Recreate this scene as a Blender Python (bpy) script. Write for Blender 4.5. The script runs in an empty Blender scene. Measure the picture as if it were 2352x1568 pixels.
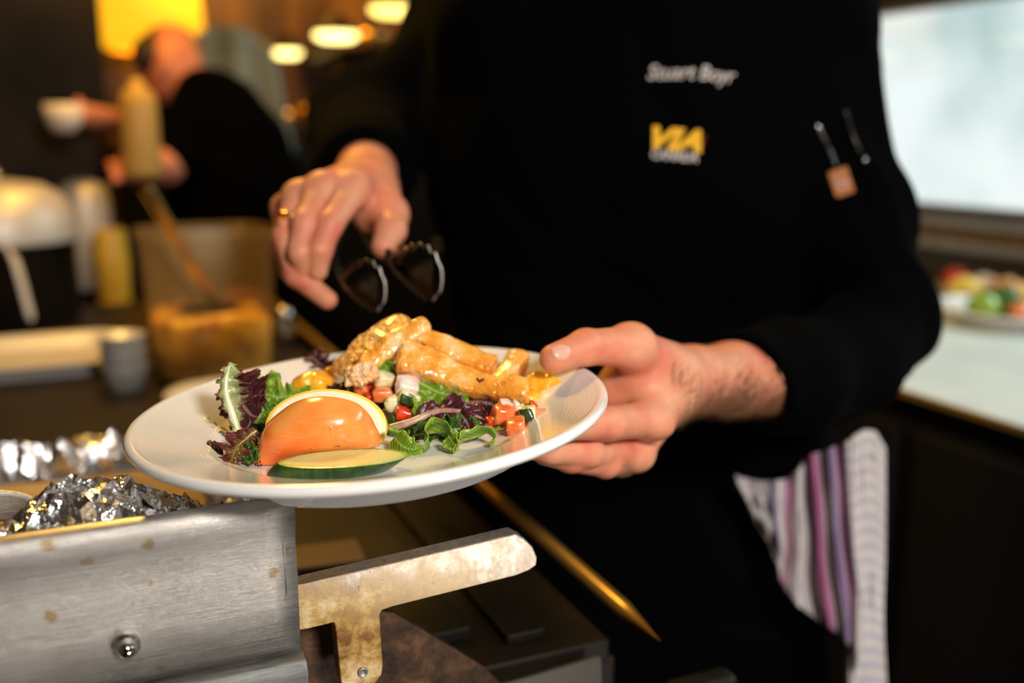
import bpy, bmesh, math, random
import numpy as np
from mathutils import Vector, Matrix, noise
random.seed(7); RNG = np.random.default_rng(7)
C = bpy.context.scene.collection
PI = math.pi
# ------------------------------------------------------------------ camera frame (galley runs along +Y)
FPX = 35 / 36 * 2352; CX, CY = 1176, 784
YAW, PITCH, H = math.radians(23.3), math.radians(12.0), 1.30
FW = np.array([math.sin(YAW) * math.cos(PITCH), math.cos(YAW) * math.cos(PITCH), -math.sin(PITCH)])
RT = np.array([math.cos(YAW), -math.sin(YAW), 0.0]); UP = np.cross(RT, FW)
CAM = np.array([0, 0, H]); ZUP = np.array([0, 0, 1.0])
FRONT = np.array([-math.sin(YAW), -math.cos(YAW), 0.0])      # towards the photographer, level
def ray(px, py): return FW + RT * (px - CX) / FPX - UP * (py - CY) / FPX
def P(px, py, d): return CAM + d * ray(px, py)
def onz(px, py, z):
    r = ray(px, py); return CAM + r * (z - H) / r[2]
def onpl(px, py, c, n):
    r = ray(px, py); return CAM + r * (((c - CAM) @ n) / (r @ n))
def nrm(v):
    v = np.asarray(v, float); return v / (np.linalg.norm(v) + 1e-12)
# ------------------------------------------------------------------ materials
def mat(name, col=(.5, .5, .5), rough=.5, metal=0, spec=.5, coat=0, sss=0, sssr=(1, .3, .15), trans=0, ior=1.45, emit=None, es=0, build=None):
    m = bpy.data.materials.new(name); m.use_nodes = True
    nt = m.node_tree; b = nt.nodes['Principled BSDF']
    b.inputs['Base Color'].default_value = (*col, 1); b.inputs['Roughness'].default_value = rough
    b.inputs['Metallic'].default_value = metal; b.inputs['Specular IOR Level'].default_value = spec
    b.inputs['Coat Weight'].default_value = coat; b.inputs['Coat Roughness'].default_value = .12
    b.inputs['Transmission Weight'].default_value = trans; b.inputs['IOR'].default_value = ior
    if sss:
        b.inputs['Subsurface Weight'].default_value = sss; b.inputs['Subsurface Radius'].default_value = sssr
        b.inputs['Subsurface Scale'].default_value = .004
    if emit: b.inputs['Emission Color'].default_value = (*emit, 1); b.inputs['Emission Strength'].default_value = es
    if build: build(nt, b)
    return m
def nd(nt, t, **kw):
    n = nt.nodes.new(t)
    for k, v in kw.items():
        if k in ('operation', 'blend_type', 'data_type', 'feature', 'wave_type', 'bands_direction', 'distance', 'musgrave_type'): setattr(n, k, v)
        else: n.inputs[k.replace('_', ' ')].default_value = v
    return n
def coords(nt, scale=(1, 1, 1), rot=(0, 0, 0), src='Object'):
    tc = nt.nodes.new('ShaderNodeTexCoord'); mp = nt.nodes.new('ShaderNodeMapping')
    nt.links.new(tc.outputs[src], mp.inputs[0]); mp.inputs['Scale'].default_value = scale; mp.inputs['Rotation'].default_value = rot
    return mp.outputs[0]
def noise_t(nt, vec, scale, detail=4, rough=.5, dist=0):
    n = nd(nt, 'ShaderNodeTexNoise', Scale=scale, Detail=detail, Roughness=rough, Distortion=dist)
    nt.links.new(vec, n.inputs['Vector']); return n.outputs['Fac']
def ramp(nt, fac, stops):
    r = nt.nodes.new('ShaderNodeValToRGB'); e = r.color_ramp.elements
    while len(e) < len(stops): e.new(.5)
    for i, (p, c) in enumerate(stops):
        e[i].position = p; e[i].color = (*c, 1) if len(c) == 3 else c
    nt.links.new(fac, r.inputs[0]); return r.outputs[0]
def mix(nt, fac, a, b, mode='MIX'):
    m = nt.nodes.new('ShaderNodeMix'); m.data_type = 'RGBA'; m.blend_type = mode
    for i, v in ((0, fac), (6, a), (7, b)):
        if hasattr(v, 'links'): nt.links.new(v, m.inputs[i])
        else: m.inputs[i].default_value = v if i == 0 else (*v, 1)
    return m.outputs[2]
def mth(nt, op, a, b=0.0):
    m = nt.nodes.new('ShaderNodeMath'); m.operation = op
    for i, v in ((0, a), (1, b)):
        if hasattr(v, 'links'): nt.links.new(v, m.inputs[i])
        else: m.inputs[i].default_value = v
    return m.outputs[0]
def bump(nt, b, h, strength=.3, dist=.001):
    n = nd(nt, 'ShaderNodeBump', Strength=strength, Distance=dist); nt.links.new(h, n.inputs['Height'])
    nt.links.new(n.outputs[0], b.inputs['Normal'])
def two(c1, c2, scale, lo=.35, hi=.65, bs=0, bscale=None, dist=.001, detail=4):
    def f(nt, b):
        v = coords(nt); n = noise_t(nt, v, scale, detail)
        nt.links.new(ramp(nt, n, [(lo, c1), (hi, c2)]), b.inputs['Base Color'])
        if bs: bump(nt, b, noise_t(nt, v, bscale or scale, 5), bs, dist)
    return f
M = {}
M['porcelain'] = mat('porcelain', (.86, .85, .82), .1, spec=.6, coat=.6)
def _tom(nt, b):
    v = coords(nt); n = noise_t(nt, v, 45, 3)
    tc = nt.nodes.new('ShaderNodeTexCoord'); sp = nt.nodes.new('ShaderNodeSeparateXYZ'); nt.links.new(tc.outputs['Object'], sp.inputs[0])
    g = mth(nt, 'ADD', mth(nt, 'MULTIPLY', sp.outputs['Z'], 14), n)
    base = ramp(nt, g, [(.3, (.86, .11, .015)), (.6, (.9, .2, .03)), (.95, (.92, .36, .08))])
    st = noise_t(nt, coords(nt, (6, 6, 60), (.2, .3, 0)), 12, 3)
    nt.links.new(mix(nt, ramp(nt, st, [(.55, (0, 0, 0)), (.75, (.25, .25, .25))]), base, (.95, .5, .18)), b.inputs['Base Color'])
    bump(nt, b, noise_t(nt, v, 220, 4), .12, .0004)
M['tomato'] = mat('tomato_skin', (.9, .2, .03), .22, coat=.5, sss=.25, sssr=(1, .25, .05), build=_tom)
M['scar'] = mat('stem_scar', (.12, .06, .02), .8)
M['drop'] = mat('water_drop', (1, 1, 1), .02, trans=1, ior=1.33)
def _cskin(nt, b):
    v = coords(nt, (60, 60, 8)); n = noise_t(nt, v, 3, 4)
    nt.links.new(ramp(nt, n, [(.35, (.012, .035, .008)), (.6, (.035, .09, .015)), (.8, (.12, .2, .035))]), b.inputs['Base Color'])
M['cuke_skin'] = mat('cucumber_skin', (.03, .08, .02), .3, coat=.3, build=_cskin)
def _cflesh(nt, b):
    uv = nt.nodes.new('ShaderNodeUVMap'); sp = nt.nodes.new('ShaderNodeSeparateXYZ'); nt.links.new(uv.outputs[0], sp.inputs[0])
    n = noise_t(nt, coords(nt), 300, 3)
    g = mth(nt, 'ADD', sp.outputs['X'], mth(nt, 'MULTIPLY', mth(nt, 'SUBTRACT', n, .5), .2))
    nt.links.new(ramp(nt, g, [(.2, (.78, .66, .2)), (.55, (.8, .74, .3)), (.85, (.7, .72, .25)), (.97, (.25, .36, .05))]), b.inputs['Base Color'])
    bump(nt, b, n, .3, .0006)
M['cuke_flesh'] = mat('cucumber_flesh', (.8, .75, .35), .25, coat=.3, sss=.3, sssr=(.8, 1, .4), build=_cflesh)
def _lemon(nt, b):
    uv = nt.nodes.new('ShaderNodeUVMap'); sp = nt.nodes.new('ShaderNodeSeparateXYZ'); nt.links.new(uv.outputs[0], sp.inputs[0])
    w = mth(nt, 'ABSOLUTE', mth(nt, 'SINE', mth(nt, 'MULTIPLY', sp.outputs['Y'], PI * 8)))
    seg = ramp(nt, w, [(.1, (.95, .9, .7)), (.3, (.93, .8, .25))])
    r = ramp(nt, sp.outputs['X'], [(.7, (0, 0, 0)), (.76, (1, 1, 1))])
    nt.links.new(mix(nt, ramp(nt, sp.outputs['X'], [(.93, (0, 0, 0)), (.96, (1, 1, 1))]), mix(nt, r, seg, (.95, .9, .68)), (.95, .68, .06)), b.inputs['Base Color'])
M['lemon_flesh'] = mat('lemon_flesh', (.9, .85, .5), .25, coat=.4, sss=.3, sssr=(1, .9, .4), build=_lemon)
M['lemon_peel'] = mat('lemon_peel', (.95, .66, .05), .3, coat=.2, build=two((.95, .6, .03), (.95, .75, .15), 200, bs=.6, bscale=500, dist=.0008))
def _chick(nt, b, herb=.0):
    v = coords(nt); n = noise_t(nt, v, 60, 4); n2 = noise_t(nt, coords(nt, (1, 1, 3)), 220, 4)
    base = ramp(nt, n, [(.34, (.93, .6, .26)), (.45, (.92, .46, .09)), (.56, (.86, .33, .035)), (.72, (.55, .16, .015))])
    base = mix(nt, ramp(nt, n2, [(.66, (0, 0, 0)), (.85, (.3, .3, .3))]), base, (.55, .22, .04))
    if herb: base = mix(nt, .55, base, (.5, .22, .04))
    vo = nd(nt, 'ShaderNodeTexVoronoi', Scale=(420.0 if herb else 620.0)); nt.links.new(v, vo.inputs['Vector'])
    sp = ramp(nt, noise_t(nt, v, 520, 5, .7), [(.56, (0, 0, 0)), (.62, (1, 1, 1))]) if herb else ramp(nt, vo.outputs['Distance'], [(.16, (1, 1, 1)), (.24, (0, 0, 0))])
    msk = ramp(nt, noise_t(nt, v, 75, 2), [(.6 - herb * .26, (0, 0, 0)), (.66 - herb * .26, (1, 1, 1))])
    f = mix(nt, 1.0, sp, msk, 'MULTIPLY')
    nt.links.new(mix(nt, f, base, (.05, .035, .01)), b.inputs['Base Color'])
    bump(nt, b, mth(nt, 'ADD', noise_t(nt, v, 130, 2), mth(nt, 'MULTIPLY', noise_t(nt, v, 420, 2), .3)), 1.0, .003)
M['chicken'] = mat('glazed_chicken', (.88, .5, .13), .2, spec=.6, coat=.8, sss=.12, sssr=(1, .5, .2), build=_chick)
M['chicken_seared'] = mat('seared_chicken', (.6, .3, .08), .3, coat=.5, sss=.1, sssr=(1, .5, .2), build=lambda nt, b: _chick(nt, b, 1.0))
M['chicken_pale'] = mat('torn_chicken', (.88, .6, .34), .35, coat=.4, sss=.3, sssr=(1, .5, .3), build=two((.9, .62, .38), (.8, .4, .1), 90, bs=1, bscale=300, dist=.002))
M['mandarin'] = mat('mandarin_flesh', (.95, .42, .02), .18, coat=.7, sss=.35, sssr=(1, .5, .1), build=two((.95, .36, .01), (.96, .58, .05), 130, bs=.6, bscale=260, dist=.0015))
M['onion'] = mat('onion_flesh', (.88, .74, .68), .25, coat=.4, sss=.4, sssr=(1, .7, .6), build=two((.9, .84, .76), (.8, .5, .48), 110, bs=.2, bscale=300))
M['pepper_red'] = mat('red_pepper_flesh', (.75, .06, .02), .2, coat=.6, sss=.2, build=two((.8, .07, .02), (.55, .03, .01), 120))
M['tomato_dice'] = mat('tomato_flesh', (.88, .22, .05), .2, coat=.7, sss=.35, sssr=(1, .3, .1), build=two((.86, .14, .03), (.92, .36, .12), 120, bs=.4, bscale=280))
M['cuke_pale'] = mat('cucumber_pale', (.82, .76, .42), .22, coat=.5, sss=.35, sssr=(.9, 1, .5), build=two((.86, .82, .55), (.72, .68, .25), 150, bs=.3, bscale=400))
def leafmat(name, inner, edge, rib, e0=.55, spots=.3, rough=.3):
    def f(nt, b):
        uv = nt.nodes.new('ShaderNodeUVMap'); sp = nt.nodes.new('ShaderNodeSeparateXYZ'); nt.links.new(uv.outputs[0], sp.inputs[0])
        s = mth(nt, 'ABSOLUTE', mth(nt, 'SUBTRACT', mth(nt, 'MULTIPLY', sp.outputs['X'], 2), 1))
        n = noise_t(nt, coords(nt), 160, 4)
        g = mth(nt, 'ADD', s, mth(nt, 'MULTIPLY', mth(nt, 'SUBTRACT', n, .5), spots * 3))
        base = ramp(nt, g, [(e0 - .2, inner), (e0 + .2, edge)])
        # side veins branch off the midrib
        w = mth(nt, 'SINE', mth(nt, 'ADD', mth(nt, 'MULTIPLY', sp.outputs['Y'], 75), mth(nt, 'MULTIPLY', s, -14)))
        vein = ramp(nt, w, [(.9, (0, 0, 0)), (1., (.16, .16, .16))])
        base = mix(nt, vein, base, rib)
        wid = ramp(nt, mth(nt, 'ADD', s, mth(nt, 'MULTIPLY', sp.outputs['Y'], .1)), [(.08, (1, 1, 1)), (.17, (0, 0, 0))])
        col = mix(nt, wid, base, rib); nt.links.new(col, b.inputs['Base Color'])
        bump(nt, b, mth(nt, 'ADD', mth(nt, 'MULTIPLY', n, 1.0), mth(nt, 'MULTIPLY', w, .25)), .5, .0012)
        tr = nt.nodes.new('ShaderNodeBsdfTranslucent'); nt.links.new(col, tr.inputs[0])
        ms = nt.nodes.new('ShaderNodeMixShader'); ms.inputs[0].default_value = .25
        out = nt.nodes['Material Output']; nt.links.new(b.outputs[0], ms.inputs[1]); nt.links.new(tr.outputs[0], ms.inputs[2]); nt.links.new(ms.outputs[0], out.inputs[0])
    return mat(name, inner, rough, spec=.5, coat=.25, build=f)
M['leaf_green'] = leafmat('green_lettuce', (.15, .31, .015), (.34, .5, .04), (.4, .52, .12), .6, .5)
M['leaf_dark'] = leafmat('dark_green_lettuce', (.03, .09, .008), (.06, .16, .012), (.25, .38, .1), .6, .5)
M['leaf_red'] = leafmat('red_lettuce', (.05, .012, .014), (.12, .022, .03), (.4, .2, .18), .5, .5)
M['leaf_mix'] = leafmat('red_tipped_lettuce', (.42, .48, .2), (.18, .05, .04), (.72, .74, .46), .82, .5)
M['leaf_rust'] = leafmat('rust_lettuce', (.17, .11, .02), (.17, .03, .035), (.4, .22, .1), .42, .6)
M['stem'] = mat('pale_stem', (.7, .72, .42), .3, coat=.3, sss=.3, sssr=(.8, 1, .4), build=two((.78, .78, .55), (.55, .62, .22), 80))
M['stem_red'] = mat('reddish_stem', (.5, .25, .22), .3, coat=.3, build=two((.62, .42, .3), (.35, .12, .13), 90))
M['stem_green'] = mat('bright_green_stem', (.35, .5, .08), .3, coat=.3)
def _skin(nt, b):
    v = coords(nt); n = noise_t(nt, v, 38, 3); n2 = noise_t(nt, v, 260, 4)
    base = ramp(nt, n, [(.3, (.72, .33, .19)), (.5, (.7, .27, .155)), (.72, (.66, .18, .115))])
    base = mix(nt, ramp(nt, n2, [(.55, (0, 0, 0)), (.8, (.25, .25, .25))]), base, (.5, .2, .13))
    nt.links.new(base, b.inputs['Base Color'])
    wr = noise_t(nt, coords(nt, (1.4, 1, .5)), 420, 5, .6)
    bump(nt, b, mth(nt, 'ADD', wr, mth(nt, 'MULTIPLY', noise_t(nt, v, 90, 3), 1.2)), .35, .0012)
M['skin'] = mat('skin', (.7, .34, .22), .42, spec=.4, sss=.3, sssr=(1, .35, .18), build=_skin)
M['nail'] = mat('fingernail', (.74, .4, .29), .35, coat=.15, sss=.3)
M['hair'] = mat('dark_hair', (.03, .015, .008), .5)
M['armhair'] = mat('arm_hair', (.15, .06, .02), .6)
M['black_cloth'] = mat('black_cloth', (.0011, .0011, .0012), .95, spec=.03, build=lambda nt, b: bump(nt, b, noise_t(nt, coords(nt), 900, 3), .3, .001))
M['gold_thread'] = mat('yellow_thread', (.95, .5, .01), .6, build=lambda nt, b: bump(nt, b, noise_t(nt, coords(nt, (1, 1, 5)), 900, 2), .5, .0006))
M['white_thread'] = mat('white_thread', (.62, .56, .52), .6)
M['red_thread'] = mat('red_thread', (.25, .004, .006), .7)
M['leather'] = mat('tan_leather', (.5, .17, .05), .5, build=two((.55, .2, .06), (.42, .13, .035), 200, bs=.4, bscale=600))
M['emblem'] = mat('pale_print', (.6, .42, .36), .5)
M['chrome'] = mat('polished_steel', (.6, .58, .56), .12, metal=1)
M['tongs'] = mat('dark_steel', (.05, .04, .032), .28, metal=1)
M['grip'] = mat('black_grip', (.008, .008, .008), .5)
M['gold'] = mat('gold', (.8, .5, .15), .2, metal=1)
# brushed stainless with scratches and brown heat spots
def _steel(nt, b, c0=(.33, .305, .28), c1=(.64, .61, .57), spots=True):
    v = coords(nt, (1, 1, 1))
    st = noise_t(nt, coords(nt, (11, 30, 1000), (0, .07, 0)), 3.0, 5, .6, .25)
    st2 = noise_t(nt, coords(nt, (26, 16, 900), (0, -.25, 0)), 4, 3, .6, .4)
    sv = noise_t(nt, coords(nt, (700, 16, 24), (0, .1, 0)), 3, 3, .6, .3)
    cl = noise_t(nt, v, 14, 3)
    s = mth(nt, 'ADD', mth(nt, 'MULTIPLY', st, .6), mth(nt, 'ADD', mth(nt, 'MULTIPLY', st2, .25), mth(nt, 'MULTIPLY', sv, .15)))
    base = ramp(nt, s, [(.34, c0), (.5, tuple((a + d) / 2 for a, d in zip(c0, c1))), (.64, c1)])
    base = mix(nt, ramp(nt, cl, [(.3, (.35,) * 3), (.7, (0,) * 3)]), base, tuple(x * .7 for x in c0))
    if spots:
        vo = nd(nt, 'ShaderNodeTexVoronoi', Scale=52.0); nt.links.new(coords(nt, (1, 0, 1.0)), vo.inputs['Vector'])
        k = mth(nt, 'ADD', vo.outputs['Distance'], mth(nt, 'MULTIPLY', mth(nt, 'SUBTRACT', noise_t(nt, v, 300, 3), .5), .3))
        base = mix(nt, ramp(nt, k, [(.10, (.8,) * 3), (.2, (0,) * 3)]), base, (.3, .2, .08))
        # fine dark scratches in two directions
        for rot, sc in (((0, .95, 0), 1.0), ((0, -.5, 0), 1.3)):
            sn = noise_t(nt, coords(nt, (30 * sc, 20, 900 * sc), rot), 2.0, 2, .5)
            base = mix(nt, ramp(nt, sn, [(.72, (0,) * 3), (.76, (.5,) * 3)]), base, (.16, .14, .12))
    nt.links.new(base, b.inputs['Base Color'])
    rr = nt.nodes.new('ShaderNodeMapRange'); nt.links.new(s, rr.inputs[0]); rr.inputs[1].default_value = .3; rr.inputs[2].default_value = .7
    rr.inputs[3].default_value = .27; rr.inputs[4].default_value = .46; nt.links.new(rr.outputs[0], b.inputs['Roughness'])
    bump(nt, b, s, .75, .0005)
M['steel'] = mat('brushed_stainless', (.5, .48, .45), .35, metal=.85, build=_steel)
M['steel_plain'] = mat('worn_stainless', (.45, .43, .4), .33, metal=.9, build=lambda nt, b: _steel(nt, b, (.3, .28, .26), (.5, .47, .44), False))
def _stained(nt, b):
    v = coords(nt)
    tc = nt.nodes.new('ShaderNodeTexCoord'); sp = nt.nodes.new('ShaderNodeSeparateXYZ'); nt.links.new(tc.outputs['Object'], sp.inputs[0])
    n = noise_t(nt, v, 45, 6, .7); n2 = noise_t(nt, v, 190, 5, .7)
    # brown bake-on gathers on the leg and near the guard; the free end of the bar is clean
    low = mth(nt, 'ADD', mth(nt, 'ADD', mth(nt, 'MULTIPLY', sp.outputs['Z'], -8), .82), mth(nt, 'MULTIPLY', sp.outputs['X'], -2.2))
    g = mth(nt, 'ADD', mth(nt, 'ADD', low, n), .0)
    clean = ramp(nt, n2, [(.35, (.3, .265, .22)), (.6, (.46, .43, .385))])
    dirt = ramp(nt, n, [(.38, (.14, .055, .01)), (.5, (.36, .22, .07)), (.66, (.6, .48, .28))])
    base = mix(nt, ramp(nt, g, [(.42, (0,) * 3), (.85, (1,) * 3)]), clean, dirt)
    base = mix(nt, ramp(nt, n2, [(.6, (0,) * 3), (.68, (.7,) * 3)]), base, (.16, .08, .03))
    nt.links.new(base, b.inputs['Base Color']); bump(nt, b, n2, .25, .0006)
    nt.links.new(ramp(nt, g, [(.4, (.3,) * 3), (.8, (.5,) * 3)]), b.inputs['Roughness'])
M['stained'] = mat('stained_steel', (.7, .62, .5), .4, metal=.75, build=_stained)
def _rust(nt, b):
    v = coords(nt); n = noise_t(nt, v, 40, 6, .7)
    nt.links.new(ramp(nt, n, [(.35, (.012, .006, .003)), (.52, (.06, .028, .012)), (.68, (.16, .08, .04))]), b.inputs['Base Color'])
    bump(nt, b, noise_t(nt, v, 300, 5, .7), .6, .001)
M['rust'] = mat('burnt_iron', (.06, .03, .015), .55, metal=.4, build=_rust)
M['dark_steel'] = mat('blackened_steel', (.02, .014, .009), .5, metal=.1, spec=.3, build=two((.004, .003, .0015), (.016, .010, .004), 9, bs=.2, bscale=60))
M['brown_steel'] = mat('brownish_steel', (.05, .04, .034), .6, metal=0, spec=.2, build=two((.003, .0025, .002), (.028, .02, .014), 3))
M['dim_steel'] = mat('dim_steel', (.07, .06, .05), .4, metal=.6)
M['gilt'] = mat('dull_gilt', (.2, .12, .04), .45, metal=.4)
M['satin'] = mat('satin_steel', (.66, .63, .6), .45, metal=.35)
M['brass'] = mat('brass_trim', (.7, .42, .1), .3, metal=.8)
M['rust_tan'] = mat('worn_brown_paint', (.09, .05, .028), .5)
M['foil'] = mat('aluminium_foil', (.9, .89, .88), .16, metal=1, build=lambda nt, b: bump(nt, b, noise_t(nt, coords(nt), 150, 4), .6, .003))
M['baked'] = mat('baked_crust', (.3, .2, .09), .6, build=two((.22, .14, .06), (.42, .28, .12), 18, bs=.4, bscale=90, dist=.002))
M['aqua'] = mat('pale_laminate', (.62, .68, .66), .28, coat=.2, build=two((.64, .73, .72), (.76, .83, .82), 12))
M['cabinet'] = mat('dark_cabinet', (.006, .0055, .005), .6, spec=.2)
M['floor'] = mat('dark_floor', (.02, .018, .016), .5, build=two((.004, .0035, .003), (.01, .009, .008), 20))
M['wall_wood'] = mat('amber_wood_panel', (.2, .1, .03), .5, build=lambda nt, b: nt.links.new(ramp(nt, noise_t(nt, coords(nt, (3.5, 3.5, .6)), 1.6, 3), [(.35, (.05, .022, .006)), (.5, (.2, .09, .02)), (.66, (.42, .2, .04))]), b.inputs['Base Color']))
M['wall_dark'] = mat('dark_wall', (.03, .026, .022), .6)
M['ceiling'] = mat('ceiling_paint', (.12, .1, .08), .6)
M['bluegrey'] = mat('blue_grey_cloth', (.13, .18, .2), .85, build=two((.17, .23, .26), (.28, .36, .39), 6))
M['tan_plastic'] = mat('tan_plastic', (.55, .33, .08), .45)
M['white_plastic'] = mat('white_enamel', (.75, .7, .66), .3)
M['yellow_plastic'] = mat('yellow_plastic', (.75, .45, .04), .35)
M['broth'] = mat('golden_noodles', (.8, .38, .02), .35, coat=.4, build=two((.5, .2, .01), (.95, .6, .05), 26, bs=.8, bscale=40, dist=.01, detail=2))
def _clear(nt, b):
    t = nt.nodes.new('ShaderNodeBsdfTransparent'); t.inputs[0].default_value = (.97, .92, .78, 1); b.inputs['Base Color'].default_value = (.6, .42, .2, 1); b.inputs['Roughness'].default_value = .2
    m = nt.nodes.new('ShaderNodeMixShader'); m.inputs[0].default_value = .14; nt.links.new(t.outputs[0], m.inputs[1]); nt.links.new(b.outputs[0], m.inputs[2]); nt.links.new(m.outputs[0], nt.nodes['Material Output'].inputs[0])
M['clear'] = mat('clear_plastic', (.95, .88, .7), .12, build=_clear)
M['lamp'] = mat('lamp_glow', (1, .8, .3), .5, emit=(1, .72, .16), es=3.2)
M['lamp_pale'] = mat('lamp_glow_pale', (1, .85, .45), .5, emit=(1, .78, .25), es=4.5)
M['amber_shade'] = mat('amber_lamp_shade', (.9, .5, .05), .5, emit=(1, .44, .01), es=1.25)
def _towel(nt, b):
    uv = nt.nodes.new('ShaderNodeUVMap'); sp = nt.nodes.new('ShaderNodeSeparateXYZ'); nt.links.new(uv.outputs[0], sp.inputs[0])
    u = sp.outputs['X']; v = sp.outputs['Y']
    w = mth(nt, 'SINE', mth(nt, 'MULTIPLY', u, 330)); w2 = mth(nt, 'SINE', mth(nt, 'MULTIPLY', v, 120))
    base = ramp(nt, mth(nt, 'ADD', mth(nt, 'MULTIPLY', w, .3), .5), [(.3, (.3, .29, .38)), (.6, (.62, .56, .56))])
    base = mix(nt, ramp(nt, mth(nt, 'ADD', mth(nt, 'MULTIPLY', w2, .5), .5), [(.5, (0,) * 3), (.9, (.6,) * 3)]), base, (.74, .65, .55))
    def band(c, h): return ramp(nt, mth(nt, 'ABSOLUTE', mth(nt, 'SUBTRACT', u, c)), [(h * .7, (1,) * 3), (h, (0,) * 3)])
    for c, h, col in ((.17, .012, (.2, .17, .3)), (.245, .02, (.5, .17, .32)), (.43, .03, (.42, .14, .28)), (.5, .022, (.46, .16, .32)), (.565, .012, (.2, .14, .3)), (.6, .018, (.5, .2, .34)), (.655, .01, (.22, .16, .34))):
        base = mix(nt, band(c, h), base, col)
    nt.links.new(base, b.inputs['Base Color'])
    bump(nt, b, noise_t(nt, coords(nt), 500, 3), .5, .002)
M['towel'] = mat('striped_terry', (.6, .55, .55), .95, spec=.1, build=_towel)
# ------------------------------------------------------------------ object helpers
ORG = {}
def newmesh(name, V, F, m, uv=None, fm=None, smooth=True):
    me = bpy.data.meshes.new(name); me.from_pydata([tuple(v) for v in V], [], [tuple(int(i) for i in f) for f in F])
    for x in (m if isinstance(m, (list, tuple)) else [m]): me.materials.append(M[x] if isinstance(x, str) else x)
    if smooth: me.polygons.foreach_set('use_smooth', [True] * len(me.polygons))
    if fm is not None: me.polygons.foreach_set('material_index', fm)
    if uv is not None:
        l = me.uv_layers.new(name='UVMap'); uv = np.asarray(uv)
        idx = np.empty(len(me.loops), int); me.loops.foreach_get('vertex_index', idx)
        l.data.foreach_set('uv', uv[idx].ravel().astype(np.float32))
    me.update(); return me
def obj(name, VF, m, parent=None, uv=None, fm=None, smooth=True, org=None, label=None, cat=None, group=None, kind=None, solid=0, bevel=0, subd=0):
    V, F = np.asarray(VF[0], float), VF[1]
    if parent is not None: o0 = ORG[parent.name]
    elif org is not None: o0 = np.asarray(org, float)
    else: o0 = np.array([V[:, 0].mean(), V[:, 1].mean(), V[:, 2].min()])
    me = newmesh(name, V - o0, F, m, uv, fm, smooth)
    o = bpy.data.objects.new(name, me); C.objects.link(o)
    if parent is not None: o.parent = parent
    else: o.location = o0
    ORG[o.name] = o0
    if label: o['label'] = label
    if cat: o['category'] = cat
    if group: o['group'] = group
    if kind: o['kind'] = kind
    if bevel:
        b = o.modifiers.new('b', 'BEVEL'); b.width = bevel; b.segments = 3; b.limit_method = 'ANGLE'; b.harden_normals = False
        me.polygons.foreach_set('use_smooth', [False] * len(me.polygons))
    if subd: s = o.modifiers.new('s', 'SUBSURF'); s.levels = s.render_levels = subd
    if solid: s = o.modifiers.new('t', 'SOLIDIFY'); s.thickness = solid; s.offset = 0
    return o
def thing(name, label, cat, loc, group=None):
    o = bpy.data.objects.new(name, None); C.objects.link(o); o.location = tuple(loc); o.empty_display_size = .02
    o['label'] = label; o['category'] = cat
    if group: o['group'] = group
    ORG[o.name] = np.asarray(loc, float); return o
def join(*parts):
    V, F, n = [], [], 0
    for v, f in parts:
        V.append(np.asarray(v, float)); F += [tuple(int(i) + n for i in q) for q in f]; n += len(v)
    return np.concatenate(V), F
def box(x0, x1, y0, y1, z0, z1):
    V = np.array([(x, y, z) for z in (z0, z1) for y in (y0, y1) for x in (x0, x1)], float)
    return V, [(0, 2, 3, 1), (4, 5, 7, 6), (0, 1, 5, 4), (2, 6, 7, 3), (0, 4, 6, 2), (1, 3, 7, 5)]
def obox(c, ax, hs):      # oriented box: centre, three axes, half sizes
    V, F = box(-1, 1, -1, 1, -1, 1); A = np.array([nrm(a) for a in ax]) * np.array(hs)[:, None]
    return np.asarray(c) + V @ A, F
def grid_faces(nu, nv, closeu=False, closev=False):
    F = []
    for i in range(nu if closeu else nu - 1):
        for j in range(nv if closev else nv - 1):
            a = i * nv + j; b = ((i + 1) % nu) * nv + j; c = ((i + 1) % nu) * nv + (j + 1) % nv; d = i * nv + (j + 1) % nv
            F.append((a, b, c, d))
    return F
def lathe(prof, seg=64, c=(0, 0, 0), ax=None):   # prof: (r, z)
    t = np.linspace(0, 2 * PI, seg, endpoint=False); pr = np.array(prof, float)
    V = np.zeros((len(pr), seg, 3)); V[..., 0] = pr[:, :1] * np.cos(t); V[..., 1] = pr[:, :1] * np.sin(t); V[..., 2] = pr[:, 1:]
    V = V.reshape(-1, 3)
    if ax is not None: V = V @ np.array(ax)
    return V + np.asarray(c), grid_faces(len(pr), seg, False, True)
def frame(n, hint=(1, 0, 0)):
    n = nrm(n); u = nrm(np.asarray(hint, float) - n * (np.asarray(hint, float) @ n)); return np.array([u, np.cross(n, u), n])
def catmull(pts, n):
    p = np.array(pts, float)
    if len(p) == 2: t = np.linspace(0, 1, n)[:, None]; return p[0] * (1 - t) + p[1] * t
    q = np.vstack([2 * p[0] - p[1], p, 2 * p[-1] - p[-2]]); out = []
    for x in np.linspace(0, len(p) - 1, n):
        i = min(int(x), len(p) - 2); t = x - i; a, b, c, d = q[i:i + 4]
        out.append(.5 * (2 * b + (c - a) * t + (2 * a - 5 * b + 4 * c - d) * t * t + (-a + 3 * b - 3 * c + d) * t ** 3))
    return np.array(out)
def curveframe(cc, hint):
    T = np.gradient(cc, axis=0); T /= np.linalg.norm(T, axis=1)[:, None] + 1e-12
    S = np.cross(np.asarray(hint, float), T); S /= np.linalg.norm(S, axis=1)[:, None] + 1e-12
    return T, S, np.cross(T, S)
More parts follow.
